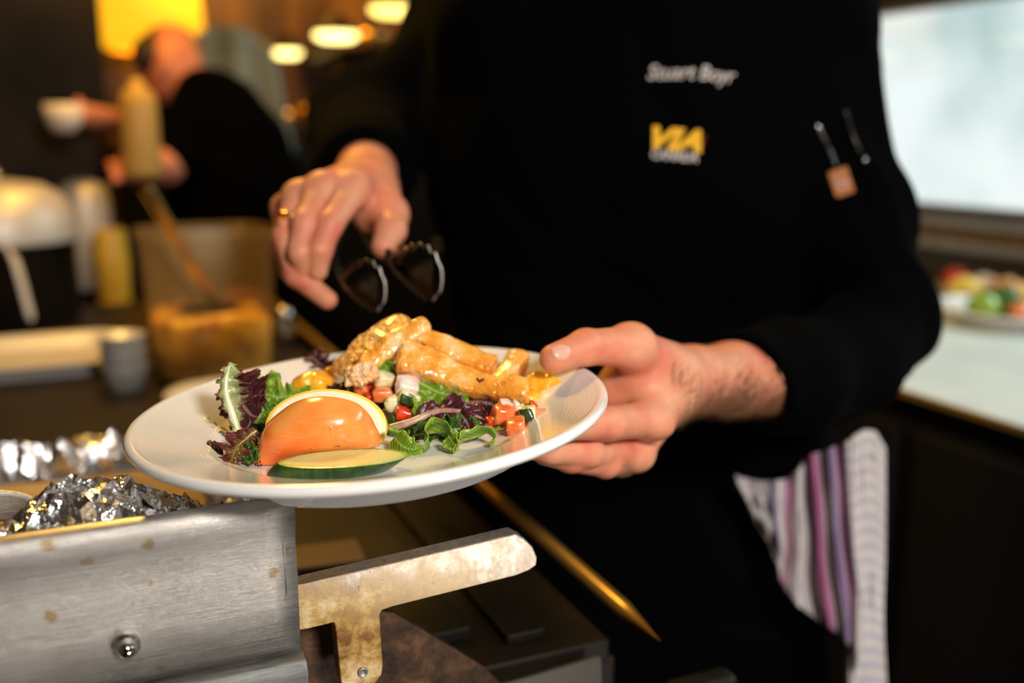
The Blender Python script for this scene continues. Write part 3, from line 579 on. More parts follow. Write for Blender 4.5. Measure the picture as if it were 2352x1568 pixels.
# frilly green edge at the front: ribbons whose width runs down and back
RB = -ZUP * .75 + FW * .75
leaf('lettuce_leaf', 'frilly green leaf curled at the salad front, left loop', [(912, 985, .521), (908, 1005, .518), (925, 1024, .514), (950, 1032, .512), (968, 1026, .512)], [.006, .009, .010, .008, .003], 'leaf_green', ZUP, .14, 2, .1, .1, .03, 51, asym=(.9, .9), sdir=ZUP + .5 * FW)
leaf('lettuce_leaf', 'frilly green leaf arching over the plate, middle loop', [(962, 1030, .509), (975, 1030, .508), (984, 1008, .511), (978, 985, .514), (995, 968, .517), (1022, 970, .516), (1038, 990, .513), (1046, 1010, .510)], [.003, .006, .008, .009, .010, .010, .008, .004], 'leaf_green', ZUP, .12, 2.5, .1, .1, .03, 52, asym=(.15, 1.3), sdir=RB)
leaf('lettuce_leaf', 'frilly green leaf arching over the plate, right loop', [(1040, 1036, .505), (1052, 1015, .508), (1060, 998, .511), (1085, 990, .513), (1105, 980, .514), (1125, 985, .513), (1135, 1002, .511), (1124, 1018, .509)], [.004, .008, .009, .008, .009, .009, .008, .003], 'leaf_green', ZUP, .12, 2.2, .1, .1, .03, 53, asym=(.15, 1.2), sdir=RB)
leaf('lettuce_leaf', 'short bright green fold hanging between the frilly loops', [(1030, 1000, .510), (1042, 1018, .507), (1044, 1035, .504)], [.006, .0065, .002], 'leaf_green', nrm(TOC - .4 * RT), .15, 2, .3, .1, .03, 57)
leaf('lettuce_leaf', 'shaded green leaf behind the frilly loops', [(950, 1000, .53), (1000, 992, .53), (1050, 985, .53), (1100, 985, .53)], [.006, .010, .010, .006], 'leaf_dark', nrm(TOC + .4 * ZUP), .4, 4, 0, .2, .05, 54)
leaf('lettuce_leaf', 'thin green stem with leaf edge pointing to the right rim', [(1225, 945, .543), (1250, 925, .547), (1288, 902, .552)], [.0015, .0016, .0012], 'leaf_green', ZUP, .2, 2, 0, .1, .05, 55, ribr=.0011, ribm='stem_green')
leaf('lettuce_leaf', 'green leaf scrap flat on the plate beside the red pepper strip', [(1120, 985, .528), (1140, 985, .526), (1160, 983, .524)], [.003, .004, .002], 'leaf_green', PN, .15, 2, 0, .1, .05, 56)
# ================================================================== THE COOK
def chainp(pts, rs, k): return [cap(pts[i], pts[i + 1], rs[i], rs[i + 1], k) for i in range(len(pts) - 1)]
# left hand (image right) on the plate
wr = P(1585, 870, .735)
iM, mM, rM, pM = P(1497, 962, .672), P(1458, 1035, .690), P(1428, 1052, .712), P(1440, 1035, .735)
A1 = chainp([wr, P(1680, 868, .775), P(1790, 866, .83), P(1900, 840, .92), P(2010, 765, 1.02)], [.0235, .0262, .0300, .037, .044], .012)
A1 += [cap(wr, iM, .0195, .0125, .016), cap(P(1560, 880, .73), mM, .016, .0122, .010), ell(P(1452, 890, .698), (RT, UP, FW), (.020, .022, .012), .012), cap(P(1470, 935, .695), P(1400, 905, .69), .012, .011, .014), cap(P(1555, 885, .745), rM, .015, .012, .012), cap(P(1555, 885, .75), pM, .015, .012, .012)]
A1 += [cap(P(1545, 848, .71), P(1452, 798, .665), .0180, .0135, .014), cap(P(1530, 880, .705), P(1452, 870, .69), .017, .013, .02), ell(P(1465, 905, .705), (RT, UP, FW), (.021, .017, .014), .014),
       cap(P(1492, 860, .69), P(1500, 930, .68), .013, .012, .016)]
A1 += [ell(P(1511, 970, .666), (RT, UP, FW), (.0118, .0112, .013), .004), ell(P(1462, 1046, .684), (RT, UP, FW), (.012, .011, .013), .006)]
th = chainp([P(1452, 796, .665), P(1345, 797, .636), P(1272, 823, .620)], [.0140, .0112, .0092], .005) + [ell(P(1446, 788, .662), (RT, UP, FW), (.0135, .0120, .012), .006)]
fi = chainp([iM, P(1400, 972, .628), P(1300, 975, .603), P(1235, 968, .590)], [.0122, .0108, .0094, .0080], .004)
fm_ = chainp([mM, P(1350, 1037, .632), P(1265, 1032, .612), P(1205, 1022, .600)], [.0120, .0098, .0088, .0078], .004)
fr = chainp([rM, P(1392, 1062, .655), P(1310, 1052, .630), P(1250, 1040, .615)], [.0110, .0098, .0088, .0076], .004)
fp = chainp([pM, P(1415, 1050, .69), P(1360, 1055, .66), P(1310, 1050, .64)], [.010, .009, .0078, .007], .004)
g1, g2, g3, g4, g5, g6 = (sdf(x) for x in (A1, th, fi, fm_, fr, fp))
def handA(p):
    d = smin(g1(p), g2(p), .010); f = smin(smin(smin(g3(p), g4(p), .0022), g5(p), .002), g6(p), .002); return smin(d, f, .0075)
handA.lo = np.min([g.lo for g in (g1, g2, g3, g4, g5, g6)], 0); handA.hi = np.max([g.hi for g in (g1, g2, g3, g4, g5, g6)], 0)
def wrink(p):
    out = np.zeros(len(p))
    for c, ax, r in ((P(1400, 972, .628), iM - P(1300, 975, .603), .013), (P(1350, 1037, .632), mM - P(1265, 1032, .612), .012), (P(1345, 797, .636), P(1452, 796, .665) - P(1272, 823, .620), .012), (P(1452, 800, .66), P(1545, 850, .71) - P(1345, 797, .636), .010)):
        q = p - c; a = q @ nrm(ax); w = np.exp(-(np.linalg.norm(q, axis=1) / r) ** 4); out += w * .00035 * np.cos(a * 2 * PI / .0028)
    return out
HA = smooth_vf(nets(handA, .0013, disp=wrink), 1)
# right hand (image left) with tongs
wB = P(835, 432, .90)
BM = [P(812, 432, .805), P(742, 432, .800), P(684, 452, .805), P(655, 478, .825)]
B1 = [cap(wB, P(846, 368, 1.0), .027, .032, .02), cap(P(850, 425, .885), BM[0], .020, .0140, .018), cap(P(835, 420, .885), BM[1], .020, .0132, .016), cap(wB, BM[2], .018, .0125, .016), cap(wB, BM[3], .017, .0115, .016),
      cap(P(862, 440, .87), P(893, 492, .825), .019, .0150, .018), cap(P(850, 450, .86), P(848, 500, .83), .016, .012, .018)]
tB = chainp([P(893, 492, .825), P(897, 528, .805), P(880, 566, .792)], [.0150, .0125, .0098], .005)
f1 = chainp([BM[0], P(758, 515, .775), P(735, 575, .768), P(730, 622, .772)], [.0128, .0102, .0094, .0078], .004)
f2 = chainp([BM[1], P(700, 512, .775), P(690, 580, .768), P(700, 622, .775)], [.0122, .0102, .0092, .0078], .004)
f3 = chainp([BM[2], P(655, 545, .785), P(680, 632, .778), P(752, 688, .775)], [.0112, .0096, .0090, .0078], .004)
f4 = chainp([BM[3], P(650, 560, .81), P(665, 620, .80), P(715, 655, .795)], [.0100, .0088, .0080, .007], .004)
hB = [sdf(x) for x in (B1, tB, f1, f2, f3, f4)]
def handB(p):
    d = smin(hB[0](p), hB[1](p), .010); f = hB[2](p)
    for g in hB[3:]: f = smin(f, g(p), .0022)
    return smin(d, f, .0075)
handB.lo = np.min([g.lo for g in hB], 0); handB.hi = np.max([g.hi for g in hB], 0)
HB = smooth_vf(nets(handB, .0013), 1)
# torso frame
TC = P(1480, 700, 1.14); TC[2] = 0
def tw(s, f, z): return TC + RT * s + FRONT * f + ZUP * z          # sideways, forward, height
headc = tw(.0, .05, 1.70)
body_core = [ell(tw(0, 0, 1.28), (RT, FRONT, ZUP), (.175, .105, .24), .05), ell(tw(0, 0, .98), (RT, FRONT, ZUP), (.165, .105, .18), .05), cap(tw(0, 0, 1.45), tw(0, .02, 1.58), .06, .055, .04),
             cap(tw(-.17, 0, 1.43), tw(.17, 0, 1.43), .05, .05, .05), cap(tw(-.09, 0, .93), tw(-.10, .02, .10), .085, .045, .03), cap(tw(.09, 0, .93), tw(.10, .02, .10), .085, .045, .03),
             cap(tw(-.10, .0, .06), tw(-.10, .14, .04), .045, .035, .02), cap(tw(.10, .0, .06), tw(.10, .14, .04), .045, .035, .02)]
SHR = (P(1125, -40, 1.15), P(1045, 160, 1.17), P(838, 292, 1.13), P(850, 385, .98))
SHL = (P(1765, -20, 1.15), P(1865, 200, 1.12), P(1945, 500, 1.08), P(2015, 735, 1.03))
body_core += chainp(SHR, [.05, .045, .04, .034], .03) + chainp(SHL, [.05, .047, .045, .043], .03)
body_core += [ell(headc, (RT, FRONT, ZUP), (.076, .095, .112), .02), ell(headc + FRONT * .03 - ZUP * .06, (RT, FRONT, ZUP), (.055, .065, .06), .03), cap(headc + FRONT * .09 + ZUP * .01, headc + FRONT * .112 - ZUP * .025, .008, .015, .01),
              ell(headc + RT * .078, (RT, FRONT, ZUP), (.010, .018, .032), .006), ell(headc - RT * .078, (RT, FRONT, ZUP), (.010, .018, .032), .006),
              cap(headc + FRONT * .095 - ZUP * .062 - RT * .022, headc + FRONT * .095 - ZUP * .062 + RT * .022, .006, .006, .006)]
BC = nets(sdf(body_core), .009)
person = obj('person', join(HA, HB, BC), 'skin', org=tw(0, 0, 0), label='person in a black jacket holding the plate and metal tongs', cat='person')
for s in (-1, 1):
    e = headc + FRONT * .083 + RT * s * .032 + ZUP * .005
    obj('eye', lathe([(max(.0001, .012 * math.sin(t)), .012 * math.cos(t)) for t in np.linspace(0, PI, 9)], 16, e), 'white_plastic', person)
hr = sdf([ell(headc - FRONT * .012 + ZUP * .022, (RT, FRONT, ZUP), (.084, .100, .105), .02)])
def hairf(p):
    return np.maximum(hr(p), ((p - headc) @ FRONT) - .055 - .5 * ((p - headc)[:, 2] - .06))
hairf.lo, hairf.hi = hr.lo, hr.hi
obj('hair', nets(hairf, .006), 'hair', person)
# thumbnail
tn = P(1287, 804, .62); e = 1e-4
tn = trace(handA, CAM, nrm(ray(1292, 806)))[0]
nn = nrm([handA((tn + e * np.eye(3)[i])[None])[0] - handA((tn - e * np.eye(3)[i])[None])[0] for i in range(3)])
A = frame(nn, P(1272, 823, .62) - P(1345, 797, .636))
V, Fc = lathe([(.0001, .0004), (.5, .0003), (.85, .0001), (1, -.0007)], 24); V[:, 0] *= .0072; V[:, 1] *= .0052; V[:, 2] -= (V[:, 1] ** 2) * 40 + (V[:, 0] ** 2) * 12
obj('thumbnail', (V @ A + tn + nn * .0003, Fc), 'nail', person)
# ring on the finger of the right hand
rc = P(663, 510, .789); ax = nrm(BM[2] - P(655, 545, .785))
t = np.linspace(0, 2 * PI, 32, endpoint=False); A = frame(ax)
obj('finger_ring', tube([rc + (A[0] * math.cos(x) + A[1] * math.sin(x)) * .0112 for x in np.append(t, t[0])], [.0014], 8, 96, ax, 1.6), 'gold', person, label='gold ring')
# forearm hair
hv = []; NH = 17000
hd_ = np.array([nrm(ray(1546 + 285 * random.random() ** .9, random.uniform(775, 970))) for _ in range(NH)])
hp = np.repeat(CAM[None], NH, 0)
for _ in range(60): hp = hp + hd_ * (np.clip(handA(hp), -.02, .08) * .9)[:, None]
ok = np.abs(handA(hp)) < .0008
gr = np.stack([handA(hp + e * np.eye(3)[i]) - handA(hp - e * np.eye(3)[i]) for i in range(3)], 1)
for p, g in zip(hp[ok], gr[ok]):
    n = nrm(g)
    dirr = nrm(-RT * .7 - UP * .6 + n * .3 + np.array([random.uniform(-.4, .4) for _ in range(3)])); ln = random.uniform(.005, .011)
    sd = nrm(np.cross(dirr, n)) * .00015; hv.append((p - n * .0003, sd, dirr, n, ln))
V, Fc = [], []
for q, sd, dr, n, ln in hv:
    k = len(V); V += [q - sd, q + sd, q + n * .00012, q + dr * ln]; Fc += [(k, k + 1, k + 3), (k + 1, k + 2, k + 3), (k + 2, k, k + 3)]
ah = obj('arm_hair', (V, Fc), 'armhair', person, kind='stuff', smooth=False)
# jacket
def fold(p):
    return .004 * np.sin(p @ np.array([35, 20, 28.]) + 2 * np.sin(p @ np.array([9, -14, 11.]))) * np.sin(p @ np.array([-12, 30, 17.])) + .0018 * np.sin(p @ np.array([70, -50, 60.]) + 3 * np.sin(p @ np.array([20, 20, -15.])))
jk = [ell(tw(-.01, 0, 1.27), (RT, FRONT, ZUP), (.235, .14, .28), .05), ell(tw(0, .0, 1.0), (RT, FRONT, ZUP), (.225, .14, .26), .06), cap(tw(-.17, 0, 1.42), tw(.17, 0, 1.42), .075, .075, .06), cap(tw(0, 0, 1.46), tw(0, .015, 1.53), .075, .068, .03),
      cap(tw(-.08, .02, .9), tw(-.09, .02, .78), .12, .12, .06), cap(tw(.08, .02, .9), tw(.09, .02, .78), .12, .12, .06)]
jr = chainp(list(SHR[:3]) + [P(840, 375, 1.00), P(845, 405, .945)], [.082, .066, .058, .047, .043], .03)
jl = chainp(list(SHL) + [P(1930, 835, .94), P(1800, 866, .845), P(1700, 868, .79)], [.080, .070, .064, .056, .050, .044, .040], .03)
gj = sdf(jk + jr + jl)
# sleeve ends cut square and hollowed
ca, cda = P(1702, 868, .79), nrm(P(1680, 868, .775) - P(1900, 840, .92)); cb, cdb = P(842, 400, .955), nrm(P(835, 432, .90) - P(840, 375, 1.0))
def jacketf(p):
    qa = p - ca; wf = np.clip(np.minimum(np.linalg.norm(qa, axis=1), np.linalg.norm(p - cb, axis=1)) / .16 - .15, .08, 1)
    d = gj(p) + fold(p) * wf
    aa = qa @ cda + (qa @ UP) * -.8; ra = np.linalg.norm(qa, axis=1)
    d = np.where(ra < .12, np.maximum(d, aa), d)
    qb = p - cb; ab = qb @ cdb; d = np.where(np.linalg.norm(qb, axis=1) < .10, np.maximum(d, ab), d)
    neck = np.linalg.norm((p - tw(0, .02, 1.6)) * np.array([1, 1, .7]), axis=1) - .075; d = np.maximum(d, -neck)
    ha = np.linalg.norm(np.cross(qa, cda), axis=1) - .0355; d = np.where((ra < .12) & (aa > -.012), np.maximum(d, -ha), d)
    return d
jacketf.lo, jacketf.hi = gj.lo, gj.hi
jacket = obj('jacket', smooth_vf(nets(jacketf, .0055), 1), 'black_cloth', person, label='black chef jacket')
ap = [cap(tw(-.08, .03, .86), tw(-.10, .05, .42), .10, .09, .1), cap(tw(.10, .03, .86), tw(.13, .05, .42), .115, .10, .1), cap(tw(0, .06, .86), tw(0, .07, .42), .115, .10, .1)]
obj('apron', nets(sdf(ap), .009, disp=fold), 'black_cloth', person, label='black apron')
tr = [cap(tw(s * .09, 0, .55), tw(s * .10, .02, .13), .095, .075, .03) for s in (-1, 1)]
obj('trousers', nets(sdf(tr), .010, disp=fold), 'black_cloth', person)
# embroidered writing, laid on the cloth
def text_mesh(s, shear=0, bold=0):
    cu = bpy.data.curves.new('t', 'FONT'); cu.body = s; cu.shear = shear; cu.offset = bold; cu.extrude = .02; cu.resolution_u = 3
    o = bpy.data.objects.new('t', cu); C.objects.link(o); dg = bpy.context.evaluated_depsgraph_get(); me = o.evaluated_get(dg).to_mesh()
    V = np.array([v.co[:] for v in me.vertices]); Fc = [tuple(p.vertices) for p in me.polygons]
    o.evaluated_get(dg).to_mesh_clear(); bpy.data.objects.remove(o); bpy.data.curves.remove(cu); return V, Fc
def stitch(name, s, px, py, wpx, hpx, rot, m, shear=0, bold=0, arc=0):
    V, Fc = text_mesh(s, shear, bold); x0, x1, y0, y1 = V[:, 0].min(), V[:, 0].max(), V[:, 1].min(), V[:, 1].max()
    c0 = trace(jacketf, CAM, nrm(ray(px, py)))[0]; d = (c0 - CAM) @ FW; k = d / FPX
    u = ((V[:, 0] - x0) / (x1 - x0) - .5) * wpx * k; v = ((V[:, 1] - y0) / (y1 - y0) - .5) * hpx * k; v = v + arc * k * np.cos(u / (wpx * k) * PI * 2)
    cr, sr = math.cos(rot), math.sin(rot); Pw = c0 + RT * (u * cr - v * sr)[:, None] + ZUP * (u * sr + v * cr)[:, None] + FRONT * .12
    top = V[:, 2] > 0; S = trace(jacketf, Pw, -FRONT)
    return obj(name, (S + FRONT * np.where(top, .0014, -.0006)[:, None], Fc), m, jacket, smooth=False)
stitch('name_embroidery', 'Stuart Boyr', 1592, 172, 205, 44, -.04, 'white_thread', .25, .008, 2)
stitch('logo_embroidery', 'VIA', 1555, 320, 118, 52, -.09, 'gold_thread', .35, .045)
stitch('logo_lettering', 'CANADA', 1550, 357, 108, 22, -.09, 'white_thread', .1, .02)
stitch('logo_stripe', 'I', 1615, 325, 9, 30, -.09, 'red_thread', .35, .0)
# thermometer and pen in the sleeve pocket
def onj(px, py, off=.003):
    p = trace(jacketf, CAM, nrm(ray(px, py)))[0]; return p - nrm(ray(px, py)) * off
t0 = onj(1876, 285); t1 = onj(1921, 385); t2 = onj(1932, 418)
th_ = thing('pocket_thermometer', 'slim steel thermometer with square tan leather tag in the sleeve pocket', 'thermometer', t2)
obj('probe', tube([t0, (t0 + t1) / 2 - FW * .001, t1], [.0016, .0026, .0018], 10, 20), 'chrome', th_)
A = frame(-nrm(ray(1932, 418)), onj(1922, 385) - onj(1945, 455)); A = np.array([A[0], A[1], A[2]])
tag_ = obj('tag', obox(t2 - nrm(ray(1932, 418)) * .003, A, (.0138, .0095, .0018)), 'leather', th_, bevel=.0012)
cc_ = t2 - nrm(ray(1932, 418)) * .005
em = tube([cc_ + (A[0] * math.cos(x) + A[1] * math.sin(x)) * .0056 for x in np.linspace(0, 5.4, 20)], [.0011], 6, 50, A[2])
obj('emblem', join(em, obox(cc_ + A[0] * .0, (A[0] + A[1], A[1] - A[0], A[2]), (.0035, .0011, .0008))), 'emblem', tag_)
q0, q1, q2 = onj(1940, 250), onj(1962, 320), onj(1985, 366)
pn = thing('pocket_pen', 'dark metal pen clipped in the sleeve right of the leather tag', 'pen', q2)
obj('barrel', tube([q0, q1, onj(1975, 350)], [.0018, .0022, .002], 10, 20), 'tongs', pn)
obj('tip', lathe([(max(1e-4, .003 * math.sin(t)), .003 * math.cos(t)) for t in np.linspace(0, PI, 8)], 12, q2), 'chrome', pn)
# ---- tongs
tg = thing('tongs', 'steel tongs with scalloped ends held over the salad', 'tongs', P(820, 520, .86))
def scoop(base, tip, side, name, W=.021):
    base, tip, side = np.asarray(base), np.asarray(tip), np.asarray(side, float); T = nrm(tip - base); S = nrm(side - T * (side @ T)); N = np.cross(S, T); L = np.linalg.norm(tip - base)
    nu, nv = 70, 33; V = []
    for i in range(nu):
        t = i / (nu - 1); w = W * min(1, .14 + .86 * math.sin(min(1, t / .72) * PI / 2) ** 1.3) * (max(0, 1 - (max(0, t - .6) / .4) ** 2.6)) ** .5 + .0003
        for j in range(nv):
            q = -1 + 2 * j / (nv - 1); sc_e = 1 + .09 * math.sin(t * 46) * abs(q) ** 6
            dish = (1 - q * q) * .011 * math.sin(min(1, t * 1.2) * PI) if t < 1 else 0
            V.append(base + T * (L * t) + S * w * sc_e * q - N * dish)
    o = obj(name, (V, grid_faces(nu, nv)), ['tongs', 'satin'], tg, solid=.0016); o.modifiers['t'].material_offset_rim = 1; return o  # paler rim slot puts the bright rim highlight into the material
e1b, e1t = P(778, 625, .78), P(886, 672, .745); e2b, e2t = P(892, 588, .785), P(1016, 645, .745)
scoop(e1b, e1t, UP + .5 * RT * .3 - FW * .45, 'tong_end', .019); scoop(e2b, e2t, UP - FW * .35, 'tong_end', .021)
piv = P(812, 480, .93)
obj('tong_arm', tube([piv, P(770, 560, .83), e1b, e1b + (e1t - e1b) * .15], [.005, .0065, .006, .004], 12, 40, RT, .35, 3), 'grip', tg, label='black coated arm')
obj('tong_arm', tube([piv, P(850, 555, .83), e2b, e2b + (e2t - e2b) * .25], [.005, .0065, .0065, .004], 12, 40, RT, .35, 3), 'grip', tg, label='black coated arm')
obj('hinge', lathe([(.0001, -.006), (.006, -.006), (.006, .006), (.0001, .006)], 16, piv, frame(UP)), 'chrome', tg)
# ---- towel at the hip
cols = [((1690, 1094), (1702, 1125), 0), ((1715, 1100), (1735, 1195), .012), ((1745, 1106), (1772, 1250), .0), ((1785, 1104), (1795, 1310), -.012), ((1812, 1098), (1802, 1345), .012), ((1838, 1075), (1838, 1395), -.006),
        ((1850, 1050), (1880, 1425), .022), ((1868, 1042), (1905, 1442), -.014), ((1890, 1036), (1925, 1460), .02), ((1905, 1030), (1945, 1475), -.016), ((1925, 1022), (1962, 1488), .006), ((1948, 1012), (1980, 1500), -.018),
        ((1952, 1008), (1945, 1640), .02), ((1962, 1000), (1958, 1640), -.004), ((1985, 986), (1982, 1640), .0), ((2008, 988), (2005, 1640), .004), ((2032, 1030), (2030, 1640), .012)]
nu, nv = 130, 60; V, uv = [], []
for i in range(nu):
    x = i / (nu - 1) * (len(cols) - 1); k = min(int(x), len(cols) - 2); f_ = x - k; f2 = f_ * f_ * (3 - 2 * f_)
    a, b = cols[k], cols[k + 1]
    for j in range(nv):
        v = j / (nv - 1); pa = [a[0][q] * (1 - v) + a[1][q] * v for q in (0, 1)]; pb = [b[0][q] * (1 - v) + b[1][q] * v for q in (0, 1)]
        px = pa[0] * (1 - f_) + pb[0] * f_ + 5 * math.sin(v * 9 + k * .8) * v; py = pa[1] * (1 - f_) + pb[1] * f_
        V.append(P(px, py, .965 + a[2] * (1 - f2) + b[2] * f2 + .004 * math.sin(v * 13 + k))); uv.append((i / (nu - 1), v))
obj('striped_towel', (V, grid_faces(nu, nv)), 'towel', uv=uv, solid=.003, label='striped grey and magenta towel tucked in at the hip', cat='towel')
# ================================================================== FOREGROUND STEEL
YG = .49; ZR = .95
def ongy(px, py, y=YG):
    r = ray(px, py); return CAM + r * y / r[1]
topz = ongy(650, 1143)[2] - .002; gx1 = ongy(672, 1150)[0] + .001
gd = thing('steel_guard', 'scratched stainless steel guard panel in the lower left foreground', 'steel panel', (gx1 - .25, YG, topz - .13))
# rolled top edge profile swept in x
pr = []
for a in np.linspace(0, PI * .95, 12): pr.append((YG + .0075 - .0075 * math.cos(a), topz - .0075 + .0075 * math.sin(a)))
zb = ongy(715, 1497)[2]
prof_ = [(YG + .003, zb), (YG + .0015, zb + .03), (YG + .0018, topz - .035), (YG + .003, topz - .022), (YG + .0005, topz - .014)] + pr + [(YG + .0150, topz - .02), (YG + .0075, topz - .024), (YG + .0075, zb)]
def sweepx(prof, x0, x1, nx, skew=0):
    V = []; n = len(prof)
    for i in range(nx):
        for (y, z) in prof: V.append((x0 + (x1 - x0) * i / (nx - 1) + (skew * (topz - z) if i == nx - 1 else 0), y, z))
    Fc = grid_faces(nx, n, False, True); Fc.append(tuple(range(n))); Fc.append(tuple((nx - 1) * n + i for i in range(n))[::-1]); return V, Fc
obj('guard_face', sweepx(prof_, gx1 - .62, gx1, 40), 'steel', gd)
obj('flange', sweepx([(YG + .003, zb), (YG - .006, zb - .001), (YG - .010, zb - .006), (YG - .004, zb - .05), (YG + .003, zb - .05)], gx1 - .62, gx1 + .001, 2), 'steel', gd)
obj('base', join(box(gx1 - .62, gx1 - .001, YG + .006, YG + .008, ZR - .012, zb), box(gx1 - .62, gx1 - .001, YG + .006, .62, ZR - .0118, ZR - .010)), 'steel_plain', gd)
# raised strip near the right end, lip of folded sheet
cr_ = ongy(650, 1160)[0]
obj('fold_line', box(cr_ - .0004, cr_, YG + .0009, YG + .004, topz - .052, topz - .024), 'steel', gd, label='dark crease near the right end')
sd_ = ongy(291, 1487, YG - .002)
stp = [(.0001, .0085), (.002, .0083), (.004, .0070), (.0050, .0045), (.0052, .0015), (.0066, .0008), (.0068, -.002)]
obj('stud', lathe(stp, 24, sd_ + np.array([0, .002, 0]), frame((0, -1, 0))), 'chrome', gd, label='round polished stud')
# flat bar bracket
def plate_poly(pts, y0, y1):
    n = len(pts); V = [(x, y0, z) for x, z in pts] + [(x, y1, z) for x, z in pts]
    return V, [tuple(range(n)), tuple(range(n, 2 * n))[::-1]] + [(i, i + n, (i + 1) % n + n, (i + 1) % n) for i in range(n)]
YB = .505
def bz(px, py): q = ongy(px, py, YB); return (q[0], q[2])
def arc(c, r, a0, a1, n=8): return [(c[0] + r * math.cos(a), c[1] + r * math.sin(a)) for a in np.linspace(a0, a1, n)]
bp = [bz(640, 1352), bz(700, 1340), bz(900, 1293), bz(1100, 1246), bz(1183, 1226), bz(1205, 1237), bz(1224, 1256), bz(1234, 1280), bz(1232, 1298), bz(1215, 1310), bz(1185, 1322), bz(1050, 1356), bz(900, 1394), bz(878, 1402), bz(873, 1412), bz(875, 1440), bz(880, 1530), bz(877, 1550), bz(865, 1566), bz(850, 1580), bz(790, 1600), bz(782, 1560), bz(770, 1440), bz(766, 1430), bz(755, 1433), bz(705, 1445), bz(640, 1455)]
br = thing('steel_bracket', 'flat stained steel bar with rounded end sticking out from the guard', 'bracket', (bp[0][0], YB, bp[20][1]))
obj('bar', plate_poly(bp[::-1], YB, YB + .012), 'stained', br, bevel=.0007)
rv = ongy(833, 1543, YB)
obj('rivet', lathe([(.0001, .0004), (.0018, .0004), (.0022, .0012), (.0028, .0012), (.0032, 0), (.0032, -.001)], 20, rv, frame((0, -1, 0))), 'steel_plain', br)
YR = .535
def rz(px, py): q = ongy(px, py, YR); return (q[0], q[2])
rp = [rz(640, 1440), rz(860, 1400), rz(905, 1408), rz(960, 1440), rz(1050, 1495), rz(1115, 1535), rz(1170, 1590), rz(1190, 1700), rz(640, 1700)]
obj('iron_plate', plate_poly(rp[::-1], YR, YR + .006), 'rust', org=(rp[0][0], YR, rp[8][1]), label='burnt brown iron plate standing behind the flat bar', cat='iron plate', bevel=.001)
YC = .56
def cz(px, py): q = ongy(px, py, YC); return (q[0], q[2])
cp = [cz(1120, 1582), cz(1170, 1568), cz(1372, 1509), cz(1381, 1510), cz(1384, 1520), cz(1386, 1700), cz(1120, 1700)]
obj('steel_plate_edge', plate_poly(cp[::-1], YC, YC + .004), 'dim_steel', org=(cp[0][0], YC, cp[5][1]), label='square cornered steel plate at the bottom centre edge', cat='steel plate', bevel=.0012)
# ---- range
XR = .348
rg = thing('kitchen_range', 'long dark steel cooking range with brass coloured front rail', 'range', (-.2, 1.3, 0))
obj('body', box(-.72, XR - .012, .585, 2.25, .02, ZR - .03), 'dark_steel', rg, bevel=.004)
obj('cooktop', box(-.72, XR - .02, .58, 2.26, ZR - .03, ZR - .012), 'dark_steel', rg, bevel=.003)
obj('griddle', box(.13, .235, .62, 2.2, ZR - .012, ZR - .002), 'dark_steel', rg, bevel=.002)
obj('grease_trough', box(.255, .285, .60, 2.2, ZR - .012, ZR - .004), 'dark_steel', rg, bevel=.002)
obj('rail', tube([(XR, .545, ZR), (XR, 1.3, ZR), (XR, 2.24, ZR)], [.0065], 14, 30, ZUP), 'brass', rg, label='brass coloured rail')
obj('end_cap', box(.352, .412, .535, .556, ZR - .10, ZR - .036), 'dark_steel', rg, bevel=.008)
obj('oven_door', box(XR - .012, XR - .004, .75, 1.7, .3, ZR - .1), 'cabinet', rg, bevel=.003)
# ---- foil lined tray
tx1, ty0, ty1, tz = .100, .60, 1.06, .965
ty = thing('roasting_tray', 'steel roasting tray of browned food lined with foil', 'tray', (-.15, .85, ZR - .012))
obj('pan', join(box(-.46, tx1, ty0, ty1, ZR - .010, ZR - .006), box(-.46, tx1, ty1 - .004, ty1, ZR - .006, tz + .01), box(-.46, tx1, ty0, ty0 + .004, ZR - .006, tz + .01), box(tx1 - .004, tx1, ty0, ty1, ZR - .006, tz + .01), box(-.46, -.456, ty0, ty1, ZR - .006, tz + .01)), 'steel_plain', ty, smooth=False)
nu, nv = 60, 60; V = []
for i in range(nu):
    for j in range(nv):
        x = -.44 + (tx1 - .015 + .44) * i / (nu - 1); y = ty0 + .015 + (ty1 - ty0 - .035) * j / (nv - 1); V.append((x, y, tz - .004 + .003 * noise.noise(Vector((x * 18, y * 18, 0))) + .0015 * noise.noise(Vector((x * 60, y * 60, 3)))))
obj('baked_food', (V, grid_faces(nu, nv)), 'baked', ty, label='flat tan baked surface')
def crumple(u0, u1, nu, nv, fn, seed):
    rs = np.random.default_rng(seed); V = []
    for i in range(nu):
        for j in range(nv):
            V.append(fn((u0 + (u1 - u0) * (i + rs.uniform(-.35, .35)) / (nu - 1)), (j + (rs.uniform(-.3, .3) if 0 < j < nv - 1 else 0)) / (nv - 1), rs))
    F4 = grid_faces(nu, nv); F3 = []
    for q in F4:
        F3 += [(q[0], q[1], q[2]), (q[0], q[2], q[3])] if rs.random() < .5 else [(q[0], q[1], q[3]), (q[1], q[2], q[3])]
    return V, F3
def far_foil(x, v, rs): return (x, ty1 - .018 + .03 * v + rs.uniform(-.004, .004), tz + .002 + .028 * math.sin(v * PI) + rs.uniform(-.008, .008))
obj('foil_lining', crumple(-.46, tx1 + .01, 70, 7, far_foil, 4), 'foil', ty, smooth=False, label='crumpled foil along the far side')
def side_foil(y, v, rs): return (tx1 - .012 + .04 * v + rs.uniform(-.004, .004), y, tz + .002 + .016 * math.sin(v * PI) + rs.uniform(-.006, .006))
obj('foil_lining', crumple(ty0 + .1, ty1, 60, 6, side_foil, 5), 'foil', ty, smooth=False)
